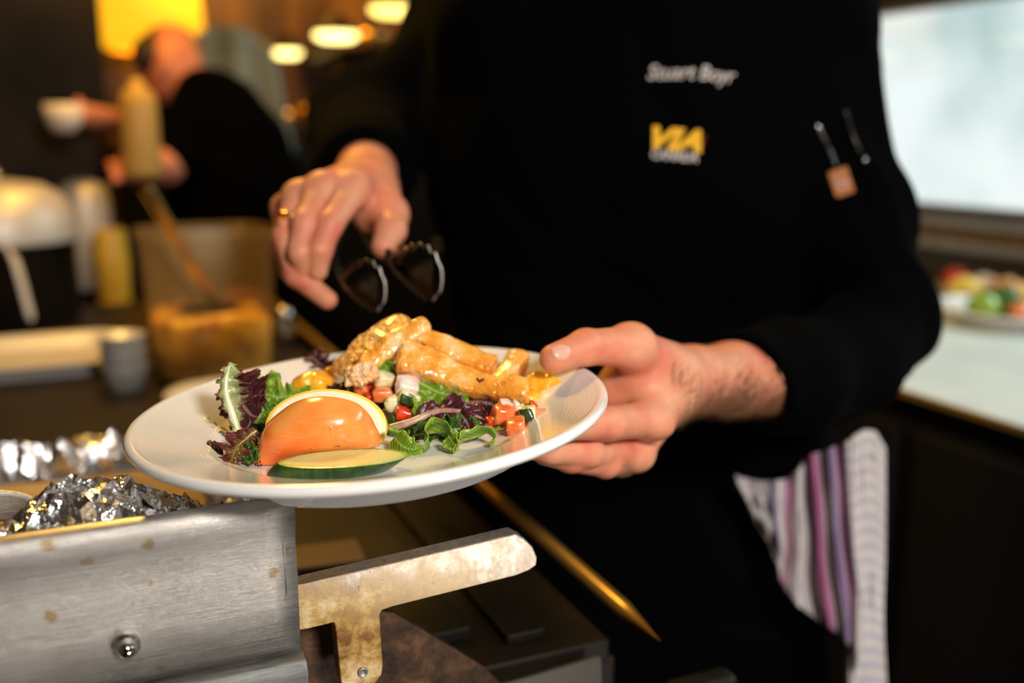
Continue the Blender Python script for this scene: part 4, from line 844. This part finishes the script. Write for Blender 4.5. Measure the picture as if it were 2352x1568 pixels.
# near foil behind the guard
def near_foil(x, v, rs):
    pk = .022 * math.exp(-((x + .022) / .022) ** 2) + .017 * math.exp(-((x - .012) / .026) ** 2) + .034 * math.exp(-((x + .105) / .028) ** 2) + .02 * math.exp(-((x + .16) / .03) ** 2)
    a = v * PI
    return (x + rs.uniform(-.003, .003), .508 + .055 * v + rs.uniform(-.004, .004) + .004 * math.sin(x * 200), topz - .028 + (.018 + pk) * math.sin(a) ** .7 + rs.uniform(-.0032, .0032) * (.3 + math.sin(a)) - .02 * v * v)
obj('crumpled_foil', crumple(-.28, .062, 100, 18, near_foil, 11), 'foil', smooth=False, label='shiny crumpled foil rising behind the steel guard', cat='foil', solid=.0003)
a = ongy(35, 1165, .56); b = ongy(110, 1195, .555)
obj('steel_strip', tube([a + np.array([-.03, 0, .006]), a, b, b + np.array([.03, 0, -.008])], [.009], 12, 30, TOC, .15, 4), 'steel_plain', label='narrow flat steel strip lying behind the crumpled foil', cat='steel strip')
obj('spatula', join(obox(onz(735, 1275, ZR + .01), (nrm(onz(800, 1330, ZR) - onz(760, 1230, ZR)), nrm(np.cross(ZUP, onz(800, 1330, ZR) - onz(760, 1230, ZR))), ZUP), (.022, .034, .0015))), 'rust_tan', label='brown flat scraper blade lying right of the steel guard', cat='scraper', bevel=.001)
# ================================================================== BEHIND, LEFT
def onR(px, py, z=ZR - .012): return onz(px, py, z)
# clear container with golden food and a spoon
bc = onR(490, 850); cw, chh = .094, .218; yaxis = np.array([0, 1, 0])
ct = thing('food_container', 'tall clear plastic container half full of golden noodles', 'container', bc)
def rsq(w, z, c, n=40, e=5.0):
    t = np.linspace(0, 2 * PI, n, endpoint=False); return [(c[0] + w * np.sign(math.cos(x)) * abs(math.cos(x)) ** (2 / e), c[1] + w * np.sign(math.sin(x)) * abs(math.sin(x)) ** (2 / e), c[2] + z) for x in t]
def loft(rings, cap0=True, cap1=True):
    n = len(rings[0]); V = [p for r in rings for p in r]; Fc = grid_faces(len(rings), n, False, True)
    if cap0: Fc.append(tuple(range(n))[::-1])
    if cap1: Fc.append(tuple((len(rings) - 1) * n + i for i in range(n)))
    return V, Fc
obj('shell', loft([rsq(cw - .012, 0, bc), rsq(cw - .009, .01, bc), rsq(cw, chh - .012, bc), rsq(cw + .006, chh - .010, bc), rsq(cw + .006, chh, bc), rsq(cw + .001, chh, bc), rsq(cw - .003, chh - .01, bc), rsq(cw - .012, .012, bc), rsq(cw - .016, .005, bc)]), 'clear', ct)
nr = [rsq(cw - .014, .008, bc), rsq(cw - .0125, .02, bc), rsq(cw - .009, .085, bc), rsq(cw - .02, .094, bc), rsq(cw - .05, .097, bc)]
V, Fc = loft(nr); V = [np.array(v) + np.array([0, 0, .006 * noise.noise(Vector(v) * 40)]) for v in V]
obj('golden_food', (V, Fc), 'broth', ct)
s0, s1 = bc + np.array([.02, 0, .08]), P(330, 425, 1.36)
sp = thing('serving_spoon', 'brass coloured spoon handle leaning out of the clear container', 'spoon', s0)
obj('handle', tube([s0, s0 * .4 + s1 * .6, s1], [.007, .009, .010], 14, 40, TOC, .4), 'gold', sp)
obj('bowl', lathe([(max(1e-4, .022 * math.sin(t)), -.022 * math.cos(t) * .4) for t in np.linspace(0, PI / 2, 8)], 20, s0), 'gold', sp)
# white cup by container
wc = bc + np.array([-.02, .09, chh - .04])
obj('yellow_jug', loft([rsq(.032, 0, onR(265, 690), 30, 2.5), rsq(.036, .09, onR(265, 690), 30, 2.5), rsq(.032, .15, onR(265, 690), 30, 2.5), rsq(.028, .155, onR(265, 690), 30, 2.5)]), 'yellow_plastic', label='squat yellow container left of the clear food container', cat='container', bevel=.003)
# steel ramekins
rc_ = onR(290, 895)
for i in range(3):
    z = .022 * i + .001; c_ = rc_ + np.array([0, 0, z]); pr_ = [(.0001, 0), (.024 + i * .0005, 0), (.031, .034), (.033, .036), (.031, .036), (.023, .003), (.0001, .003)]
    obj('steel_cup', lathe(pr_, 40, c_), 'satin', label=['lowest small steel cup of the stack of three left of the food container', 'middle small steel cup of the stack of three left of the food container', 'topmost small steel cup of the stack of three left of the food container'][i], cat='cup', group='stacked steel cups')
sv = onR(655, 800)
obj('pepper_shaker', lathe([(.0001, 0), (.018, 0), (.018, .04), (.015, .05), (.016, .052), (.014, .066), (.006, .072), (.0001, .073)], 30, sv), 'chrome', label='small steel shaker right of the clear container', cat='shaker')
wp = onR(512, 926)
obj('side_plate', lathe([(.0001, .004), (.046, .004), (.064, .014), (.074, .018), (.076, .016), (.064, .010), (.042, 0), (.0001, 0)], 70, wp), 'porcelain', label='empty white side plate behind the rim of the held plate', cat='plate')
# pots at left
pc = onR(20, 735); 
pt = thing('stock_pot', 'wide dark steel pot with pale modelled highlight strip at the left', 'pot', pc)
obj('pot_body', lathe([(.0001, 0), (.125, 0), (.132, .006), (.132, .15), (.136, .154), (.130, .154), (.127, .01), (.0001, .01)], 80, pc), 'dark_steel', pt)
hd = pc + RT * .085 + TOC * .108
obj('handle', tube([hd + ZUP * .148 - RT * .02, hd + ZUP * .13 + TOC * .012, hd + ZUP * .02 + TOC * .014 + RT * .02], [.011, .012, .011], 12, 24, RT, .3, 4), 'white_plastic', pt, label='pale upright strip modelled as the highlight on the pot')  # pale strip stands for the bright vertical highlight on the pot side
lidc = pc + np.array([0, 0, .156])
dm = thing('domed_lid', 'large domed steel lid resting on the dark pot', 'lid', lidc)
obj('dome', lathe([(.138, 0), (.139, .01), (.134, .05), (.115, .085), (.08, .105), (.03, .113), (.0001, .114), ], 80, lidc), 'satin', dm)
obj('knob', lathe([(.0001, .135), (.012, .134), (.016, .126), (.010, .118), (.008, .110)], 24, lidc), 'chrome', dm)
c2 = onR(190, 700) + np.array([.02, .25, 0])
obj('steel_canister', lathe([(.0001, 0), (.055, 0), (.058, .005), (.058, .20), (.05, .235), (.02, .25), (.0001, .25)], 50, c2), 'satin', label='round shouldered steel canister right of the domed lid', cat='canister')
tr_ = onR(80, 835)
obj('baking_tray', loft([rsq(.11, 0, tr_, 40, 8), rsq(.125, .022, tr_, 40, 8), rsq(.132, .024, tr_, 40, 8), rsq(.132, .021, tr_, 40, 8), rsq(.12, .019, tr_, 40, 8), rsq(.106, .003, tr_, 40, 8)]), 'satin', label='shallow steel tray in front of the dark pot', cat='tray', bevel=.001)
# oven cabinet
obj('steam_cabinet', join(box(-.72, .08, 2.66, 3.0, .0, 2.05), box(-.70, .06, 2.64, 2.66, 1.15, 1.9)), 'brown_steel', label='tall dark steel cabinet at the far left behind the pots', cat='cabinet', bevel=.006)
bwl = P(146, 266, 2.13); bx = bwl - ZUP * .035
# second cook
p2 = P(510, 350, 2.45); q2_ = p2.copy(); q2_[2] = 0
def t2w(a, l, z): return q2_ + np.array([-1, 0, 0]) * a + np.array([0, 1, 0]) * l + ZUP * z    # facing the range (-x)
h2 = P(398, 150, 2.40)
core2 = [ell(t2w(0, 0, 1.15), ((1, 0, 0), (0, 1, 0), (0, 0, 1)), (.10, .17, .25), .04), cap(t2w(0, -.08, .9), t2w(0, -.08, .08), .085, .05, .03), cap(t2w(0, .08, .9), t2w(0, .08, .08), .085, .05, .03), cap(t2w(.04, 0, 1.36), h2, .05, .05, .03),
         ell(h2, (RT, FRONT, ZUP), (.070, .070, .095), .02), cap(h2 - RT * .06 - ZUP * .01, h2 - RT * .080 - ZUP * .03, .008, .014, .01), ell(h2 + FRONT * .070, (RT, FRONT, ZUP), (.016, .008, .028), .006),
         cap(P(470, 210, 2.35), P(380, 380, 2.25), .045, .04, .03), cap(P(380, 380, 2.25), P(290, 390, 2.07), .036, .026, .02), cap(P(430, 200, 2.55), P(290, 285, 2.4), .04, .032, .03), cap(P(290, 285, 2.4), P(188, 262, 2.18), .03, .024, .02)]
for (ax_, ay_, dd) in ((290, 390, 2.07), (188, 262, 2.18)):
    for k in range(4): core2.append(cap(P(ax_, ay_, dd), P(ax_ - 38 + 4 * k, ay_ - 14 + 13 * k, dd - .01 * k), .014, .008, .004))
    core2.append(cap(P(ax_, ay_, dd), P(ax_ - 8, ay_ - 30, dd - .02), .014, .009, .006))
per2 = obj('person', nets(sdf(core2), .006), 'skin', org=q2_, label='second person in black bending over the pots in the background', cat='person')
obj('hair', nets(sdf([ell(h2 - RT * .01 + ZUP * .03 + FW * .02, (RT, FRONT, ZUP), (.074, .072, .072), .02), ell(h2 - RT * .045 + TOC * .04 + ZUP * .02, (RT, FRONT, ZUP), (.036, .038, .045), .02)]), .006), 'hair', per2)
jk2 = [ell(t2w(0, 0, 1.15), ((1, 0, 0), (0, 1, 0), (0, 0, 1)), (.135, .2, .28), .05), cap(t2w(0, -.06, 1.32), t2w(-.02, .12, 1.32), .09, .09, .05), cap(P(590, 330, 2.45), P(620, 480, 2.45), .08, .1, .05), cap(P(470, 215, 2.35), P(395, 360, 2.27), .062, .055, .04), cap(P(430, 210, 2.55), P(330, 270, 2.45), .055, .045, .03), cap(t2w(0, 0, .95), t2w(0, 0, .5), .15, .17, .08)]
obj('jacket', nets(sdf(jk2), .009, disp=fold), 'black_cloth', per2, label='black jacket')
c3 = onR(330, 560); c3 = P(330, 405, 2.0)
obj('tan_bottle', lathe([(.0001, 0), (.034, 0), (.036, .01), (.036, .14), (.03, .165), (.014, .175), (.012, .19), (.0001, .19)], 40, np.array([c3[0], c3[1], c3[2]])), 'tan_plastic', label='tan bottle held up in front of the second person', cat='bottle')
obj('white_bowl', lathe([(.0001, 0), (.02, 0), (.036, .02), (.040, .06), (.037, .06), (.018, .004), (.0001, .004)], 40, bx), 'white_plastic', label='small white bowl in the hand of the second person', cat='bowl')
# hanging blue-grey coat
hc = [((455, 75), (430, 250), 0), ((500, 60), (500, 330), .03), ((545, 62), (560, 420), -.02), ((590, 85), (620, 460), .03), ((622, 110), (690, 420), 0)]
V, uv = [], []
for i in range(60):
    x = i / 59 * 4; k = min(int(x), 3); f_ = x - k; a, b = hc[k], hc[k + 1]
    for j in range(40):
        v = j / 39; pa = [a[0][q] * (1 - v) + a[1][q] * v for q in (0, 1)]; pb = [b[0][q] * (1 - v) + b[1][q] * v for q in (0, 1)]
        V.append(P(pa[0] * (1 - f_) + pb[0] * f_, pa[1] * (1 - f_) + pb[1] * f_, 2.88 + a[2] * (1 - f_) + b[2] * f_)); uv.append((i / 59, v))
obj('hanging_coat', (V, grid_faces(60, 40)), 'bluegrey', uv=uv, solid=.02, label='blue grey coat hanging beyond the second person', cat='coat')
# pendant lamps in a row
for i, (px, py, d, w) in enumerate(((905, 28, 2.57, .062), (772, 86, 3.1, .066), (660, 125, 3.7, .05))):
    c = P(px, py, d); lp = thing('pendant_lamp', ['nearest of the three glowing pendant lamps, cut by the top of the picture', 'middle and brightest of the three glowing pendant lamps', 'farthest of the three glowing pendant lamps, beside the blue grey coat'][i], 'lamp', c, 'pendant lamps over the galley')
    obj('diffuser', lathe([(.0001, -.012), (w * .7, -.010), (w, .0), (w, .012), (.0001, .012)], 40, c), 'lamp' if i == 0 else 'lamp_pale', lp)
    obj('shade', lathe([(w * 1.02, .013), (w * .6, .05), (.015, .07), (.0001, .07)], 40, c), 'dark_steel', lp)
    obj('cord', tube([c + ZUP * .06, (c[0], c[1], 2.14)], [.003], 8, 4, RT), 'cabinet', lp)
al = P(335, 10, 3.3)
wl = thing('wall_lamp', 'large amber glowing lamp shade above the second person', 'lamp', al)
obj('lamp_shade', lathe([(.12, -.15), (.185, -.12), (.165, .12), (.0001, .14)], 50, al), 'amber_shade', wl)
obj('arm', tube([al + ZUP * .1, (al[0], 4.15, al[2] + .1)], [.01], 8, 8, RT), 'brass', wl)
# brass bowls on a far shelf
shz = P(780, 290, 3.5)[2]
obj('far_shelf', join(box(.30, 1.35, 3.32, 3.75, shz - .03, shz)), 'dark_steel', label='dark shelf with golden bowls at the end of the galley', cat='shelf', bevel=.004)
for i, (px, py, d, r) in enumerate(((722, 245, 3.45, .06), (852, 118, 3.5, .06), (660, 215, 3.6, .045), (705, 325, 3.4, .04))):
    c = P(px, py, d)
    if i in (0, 2): c[2] = shz + .001
    if i == 3: c[2] += .001
    obj('brass_bowl', lathe([(.0001, 0), (r * .5, 0), (r * .9, r * .6), (r, r * 1.1), (r * .95, r * 1.1), (r * .45, .004), (.0001, .004)], 40, c), 'brass', label=['brass bowl in the middle of the far shelf', 'brass bowl highest on the far shelf end, below the nearest lamp', 'small brass bowl at the left end of the far shelf', 'brass bowl standing on the low black cupboard beside the black sleeve'][i], cat='bowl', group='brass bowls at the end of the galley')
c = P(852, 118, 3.5)
obj('upper_shelf', box(c[0] - .15, c[0] + .3, 3.35, 4.15, c[2] - .025, c[2]), 'dark_steel', label='short upper shelf at the end of the galley', cat='shelf', bevel=.003)
c = P(705, 325, 3.4)
cb_ = obj('backing_cupboard', box(.12, 1.34, 3.17, 3.9, .0, c[2]), 'cabinet', label='low black cupboard added as dark backing at the end of the galley under the shelves', cat='cupboard', bevel=.004)  # cupboard added so the background below the shelves reads dark
for i in range(2): obj('door', box(.15 + i * .59, .72 + i * .59, 3.155, 3.17, .1, c[2] - .06), 'cabinet', cb_, bevel=.003)
# ================================================================== RIGHT SIDE: counter, window
XW = 1.85; XC = onz(2200, 934, ZR)[0]
cn_ = thing('counter', 'pale laminate counter with golden front edge under the window', 'counter', (XC + .3, 1.6, 0))
obj('worktop', box(XC + .004, XW - .004, -.3, 3.0, ZR - .009, ZR), 'aqua', cn_, bevel=.002)
obj('edge_trim', box(XC - .003, XC + .004, -.3, 3.0, ZR - .009, ZR + .0005), 'brass', cn_, bevel=.001)
obj('cabinet_body', box(XC + .03, XW - .004, -.28, 2.98, .02, ZR - .0095), 'cabinet', cn_, bevel=.003)
for i in range(5):
    y0 = -.25 + i * .64
    dr = obj('door', box(XC + .014, XC + .03, y0, y0 + .6, .12, ZR - .06), 'cabinet', cn_, bevel=.003)
    obj('handle', tube([(XC + .014, y0 + .25, .82), (XC + .0, y0 + .25, .82), (XC + .0, y0 + .35, .82), (XC + .014, y0 + .35, .82)], [.004], 8, 30, ZUP), 'steel_plain', dr)
# wall with rounded window opening
zb_, zt_ = 1.107, 1.60; y0_, y1_ = -.1, 2.36
def rrect(y0, y1, z0, z1, r, n=8):
    out = []
    for (cy, cz_, a0) in ((y1 - r, z1 - r, 0), (y0 + r, z1 - r, PI / 2), (y0 + r, z0 + r, PI), (y1 - r, z0 + r, 1.5 * PI)):
        out += [(cy + r * math.cos(a0 + a), cz_ + r * math.sin(a0 + a)) for a in np.linspace(0, PI / 2, n)]
    return out
hole = rrect(y0_, y1_, zb_, zt_, .10); n = len(hole)
def outer(p, Y0, Y1, Z0, Z1):
    cy, cz_ = (y0_ + y1_) / 2, (zb_ + zt_) / 2; dy, dz = p[0] - cy, p[1] - cz_
    k = min(((Y1 if dy > 0 else Y0) - cy) / dy if abs(dy) > 1e-6 else 1e9, ((Z1 if dz > 0 else Z0) - cz_) / dz if abs(dz) > 1e-6 else 1e9); return (cy + dy * k, cz_ + dz * k)
Y0, Y1, Z0, Z1 = -1.3, 4.2, 0, 2.15
extra = []
V = []; 
for x in (XW, XW + .08):
    for p in hole: V.append((x, p[0], p[1]))
    for p in hole: q = outer(p, Y0, Y1, Z0, Z1); V.append((x, q[0], q[1]))
Fc = []
for i in range(n):
    j = (i + 1) % n; Fc += [(i, j, n + j, n + i), (2 * n + j, 2 * n + i, 3 * n + i, 3 * n + j), (i, 2 * n + i, 2 * n + j, j)]
corner = [(Y1, Z1), (Y0, Z1), (Y0, Z0), (Y1, Z0)]
for x0, off in ((XW, 0), (XW + .08, 2 * n)):
    for cyz in corner:
        # fill missing corner triangles
        best = None
        for i in range(n):
            j = (i + 1) % n; a_, b_ = V[off + n + i], V[off + n + j]
            on = lambda v: (abs(v[1] - cyz[0]) < 1e-6, abs(v[2] - cyz[1]) < 1e-6)
            if on(a_) != on(b_) and any(on(a_)) and any(on(b_)): best = (i, j)
        if best: V.append((x0, cyz[0], cyz[1])); Fc.append((off + n + best[0], off + n + best[1], len(V) - 1))
obj('wall_right', (V, Fc), 'wall_dark', kind='structure', smooth=False, org=(XW, 1.4, 0))
def ringm(pa, pb, x0, x1):
    n = len(pa); V = [(x0, *p) for p in pa] + [(x0, *p) for p in pb] + [(x1, *p) for p in pa] + [(x1, *p) for p in pb]; Fc = []
    for i in range(n):
        j = (i + 1) % n; Fc += [(i, j, n + j, n + i), (2 * n + j, 2 * n + i, 3 * n + i, 3 * n + j), (i, 2 * n + i, 2 * n + j, j), (n + j, 3 * n + j, 3 * n + i, n + i)]
    return V, Fc
win = bpy.data.objects.new('window_1', None); C.objects.link(win); win.location = (XW, 1.0, zb_); win['kind'] = 'structure'; ORG['window_1'] = np.array([XW, 1.0, zb_])
obj('window_frame', ringm(rrect(y0_ + .001, y1_ - .001, zb_ + .001, zt_ - .001, .099), rrect(y0_ + .025, y1_ - .025, zb_ + .02, zt_ - .02, .085), XW + .01, XW + .06), 'steel_plain', win)
pl = rrect(y0_ + .02, y1_ - .02, zb_ + .015, zt_ - .015, .09)
def _glass(nt, b):
    t = nt.nodes.new('ShaderNodeBsdfTransparent'); t.inputs[0].default_value = (.96, 1, .99, 1); g = nt.nodes.new('ShaderNodeBsdfGlossy'); g.inputs['Roughness'].default_value = .02
    m = nt.nodes.new('ShaderNodeMixShader'); m.inputs[0].default_value = .04; nt.links.new(t.outputs[0], m.inputs[1]); nt.links.new(g.outputs[0], m.inputs[2]); nt.links.new(m.outputs[0], nt.nodes['Material Output'].inputs[0])
M['glass'] = mat('window_glass', (.93, 1, .98), .0, build=_glass)
obj('pane', plate_poly([(0, 0)] * 0 + [(p[0], p[1]) for p in pl], 0, 0) if False else ([(XW + .035, *p) for p in pl], [tuple(range(len(pl)))]), 'glass', win, smooth=False)
obj('window_sill', join(box(XW - .035, XW, -.2, 2.1, zb_ - .022, zb_ - .004)), 'steel_plain', kind='structure', bevel=.003).name = 'trim_1'
obj('trim_2', join(box(XW - .010, XW, -.2, 2.9, zb_ - .050, zb_ - .026)), 'gilt', kind='structure', bevel=.003)
obj('trim_3', join(box(XW - .022, XW, -.2, 2.9, zb_ - .078, zb_ - .052)), 'steel_plain', kind='structure', bevel=.003)
# finished plate on the counter
pc2 = onz(2330, 738, ZR); cs = 'on the counter under the window'
obj('dinner_plate', lathe([(r, z + .029) for r, z in prof], 100, pc2), 'porcelain', label='white dinner plate of food on the counter under the window', cat='plate')
def blob(name, label, px, py, r, m, cat, sc=(1, 1, .7)):
    r = r * 1.2; p = onz(px, py, ZR + .012 + r * .6); th = np.linspace(0, PI, 10); V, Fc = lathe([(max(1e-4, r * math.sin(t)), r * math.cos(t) * sc[2]) for t in th], 20)
    V = np.array([v * (1 + .25 * noise.noise(Vector(v) * 45 + Vector((px, py, 0)))) for v in V]); obj(name, (V + p, Fc), m, label=label + ' on the counter plate', cat=cat)
blob('tomato_wedge', 'red tomato wedge at the left edge', 2200, 640, .026, 'pepper_red', 'tomato')
blob('lemon_slice', 'pale yellow lemon piece', 2215, 662, .028, 'lemon_peel', 'lemon')
blob('onion_piece', 'white onion heap', 2268, 655, .026, 'onion', 'onion')
blob('lettuce_leaf', 'green lettuce clump', 2258, 700, .026, 'leaf_green', 'lettuce')
blob('lettuce_leaf', 'dark green lettuce clump in the middle', 2300, 690, .032, 'leaf_dark', 'lettuce')
blob('chicken_strip', 'golden chicken piece on top of the greens', 2310, 662, .028, 'chicken', 'chicken')
blob('chicken_strip', 'orange chicken piece at the right', 2348, 680, .030, 'mandarin', 'chicken')
blob('tomato_dice', 'small orange tomato piece in front', 2345, 712, .018, 'tomato_dice', 'tomato')
# ================================================================== ROOM
obj('floor', box(-.9, XW + .08, -1.3, 4.2, -.05, 0), 'floor', kind='structure', smooth=False)
obj('ceiling', box(-.9, XW + .08, -1.3, 4.2, 2.15, 2.2), 'ceiling', kind='structure', smooth=False)
obj('wall_left', box(-.9, -.82, -1.3, 4.2, 0, 2.15), 'wall_dark', kind='structure', smooth=False)
obj('wall_back', box(-.9, XW + .08, 4.2, 4.28, 0, 2.15), 'wall_wood', kind='structure', smooth=False)
obj('wall_front', box(-.9, XW + .08, -1.38, -1.3, 0, 2.15), 'wall_dark', kind='structure', smooth=False)
# ================================================================== LIGHT
def area(name, loc, target, size, power, col, sy=None):
    l = bpy.data.lights.new(name, 'AREA'); l.energy = power; l.color = col; l.size = size
    if sy: l.shape = 'RECTANGLE'; l.size_y = sy
    o = bpy.data.objects.new(name, l); C.objects.link(o); o.location = loc
    o.rotation_euler = (Vector(target) - Vector(loc)).to_track_quat('-Z', 'Y').to_euler(); return o
area('key_light', (.30, -.64, 1.80), tuple(PC), .2, 21, (1, .93, .85))
area('low_fill_light', (.62, -.95, .34), (.1, .5, 1.05), .38, 8.5, (1, .92, .84))  # added low fill for guard face and plate underside; no window stands there
area('range_lamp', (.12, 1.45, 2.05), (.15, .95, 1.05), .16, 10, (1, .58, .12))
area('galley_lamp', (.15, 2.1, 2.1), (.2, 2.4, 1.2), .2, 9, (1, .48, .06))
area('end_lamp', (.6, 3.4, 2.1), (.7, 4.0, 1.3), .3, 12, (1, .5, .07))
sl = bpy.data.lights.new('daylight', 'SUN'); sl.energy = 4.2; sl.angle = .7; sl.color = (.86, 1, .98)
so = bpy.data.objects.new('daylight', sl); C.objects.link(so); so.rotation_euler = Vector((-.62, .12, -.5)).to_track_quat('-Z', 'Y').to_euler()
w = bpy.data.worlds.new('w'); bpy.context.scene.world = w; w.use_nodes = True; nt = w.node_tree; bg = nt.nodes['Background']
tc = nt.nodes.new('ShaderNodeTexCoord'); n_ = nd(nt, 'ShaderNodeTexNoise', Scale=8.0, Detail=3.0, Roughness=.5); nt.links.new(tc.outputs['Generated'], n_.inputs['Vector'])
nt.links.new(ramp(nt, n_.outputs['Fac'], [(.36, (.52, .66, .65)), (.48, (.78, .88, .87)), (.58, (.95, 1, 1))]), bg.inputs[0]); bg.inputs[1].default_value = 1.0
# ================================================================== CAMERA
cd = bpy.data.cameras.new('camera'); co = bpy.data.objects.new('camera', cd); C.objects.link(co)
cd.lens = 35; cd.sensor_width = 36; cd.clip_start = .02
co.matrix_world = Matrix([[*(float(v) for v in (RT[i], UP[i], -FW[i], CAM[i]))] for i in range(3)] + [[0, 0, 0, 1]])
cd.dof.use_dof = True; cd.dof.focus_distance = .553; cd.dof.aperture_fstop = 2.9
sc_ = bpy.context.scene; sc_.camera = co
sc_.view_settings.view_transform = 'Standard'; sc_.view_settings.look = 'None'; sc_.view_settings.exposure = 0; sc_.view_settings.gamma = 1
sc_.view_settings.use_curve_mapping = False
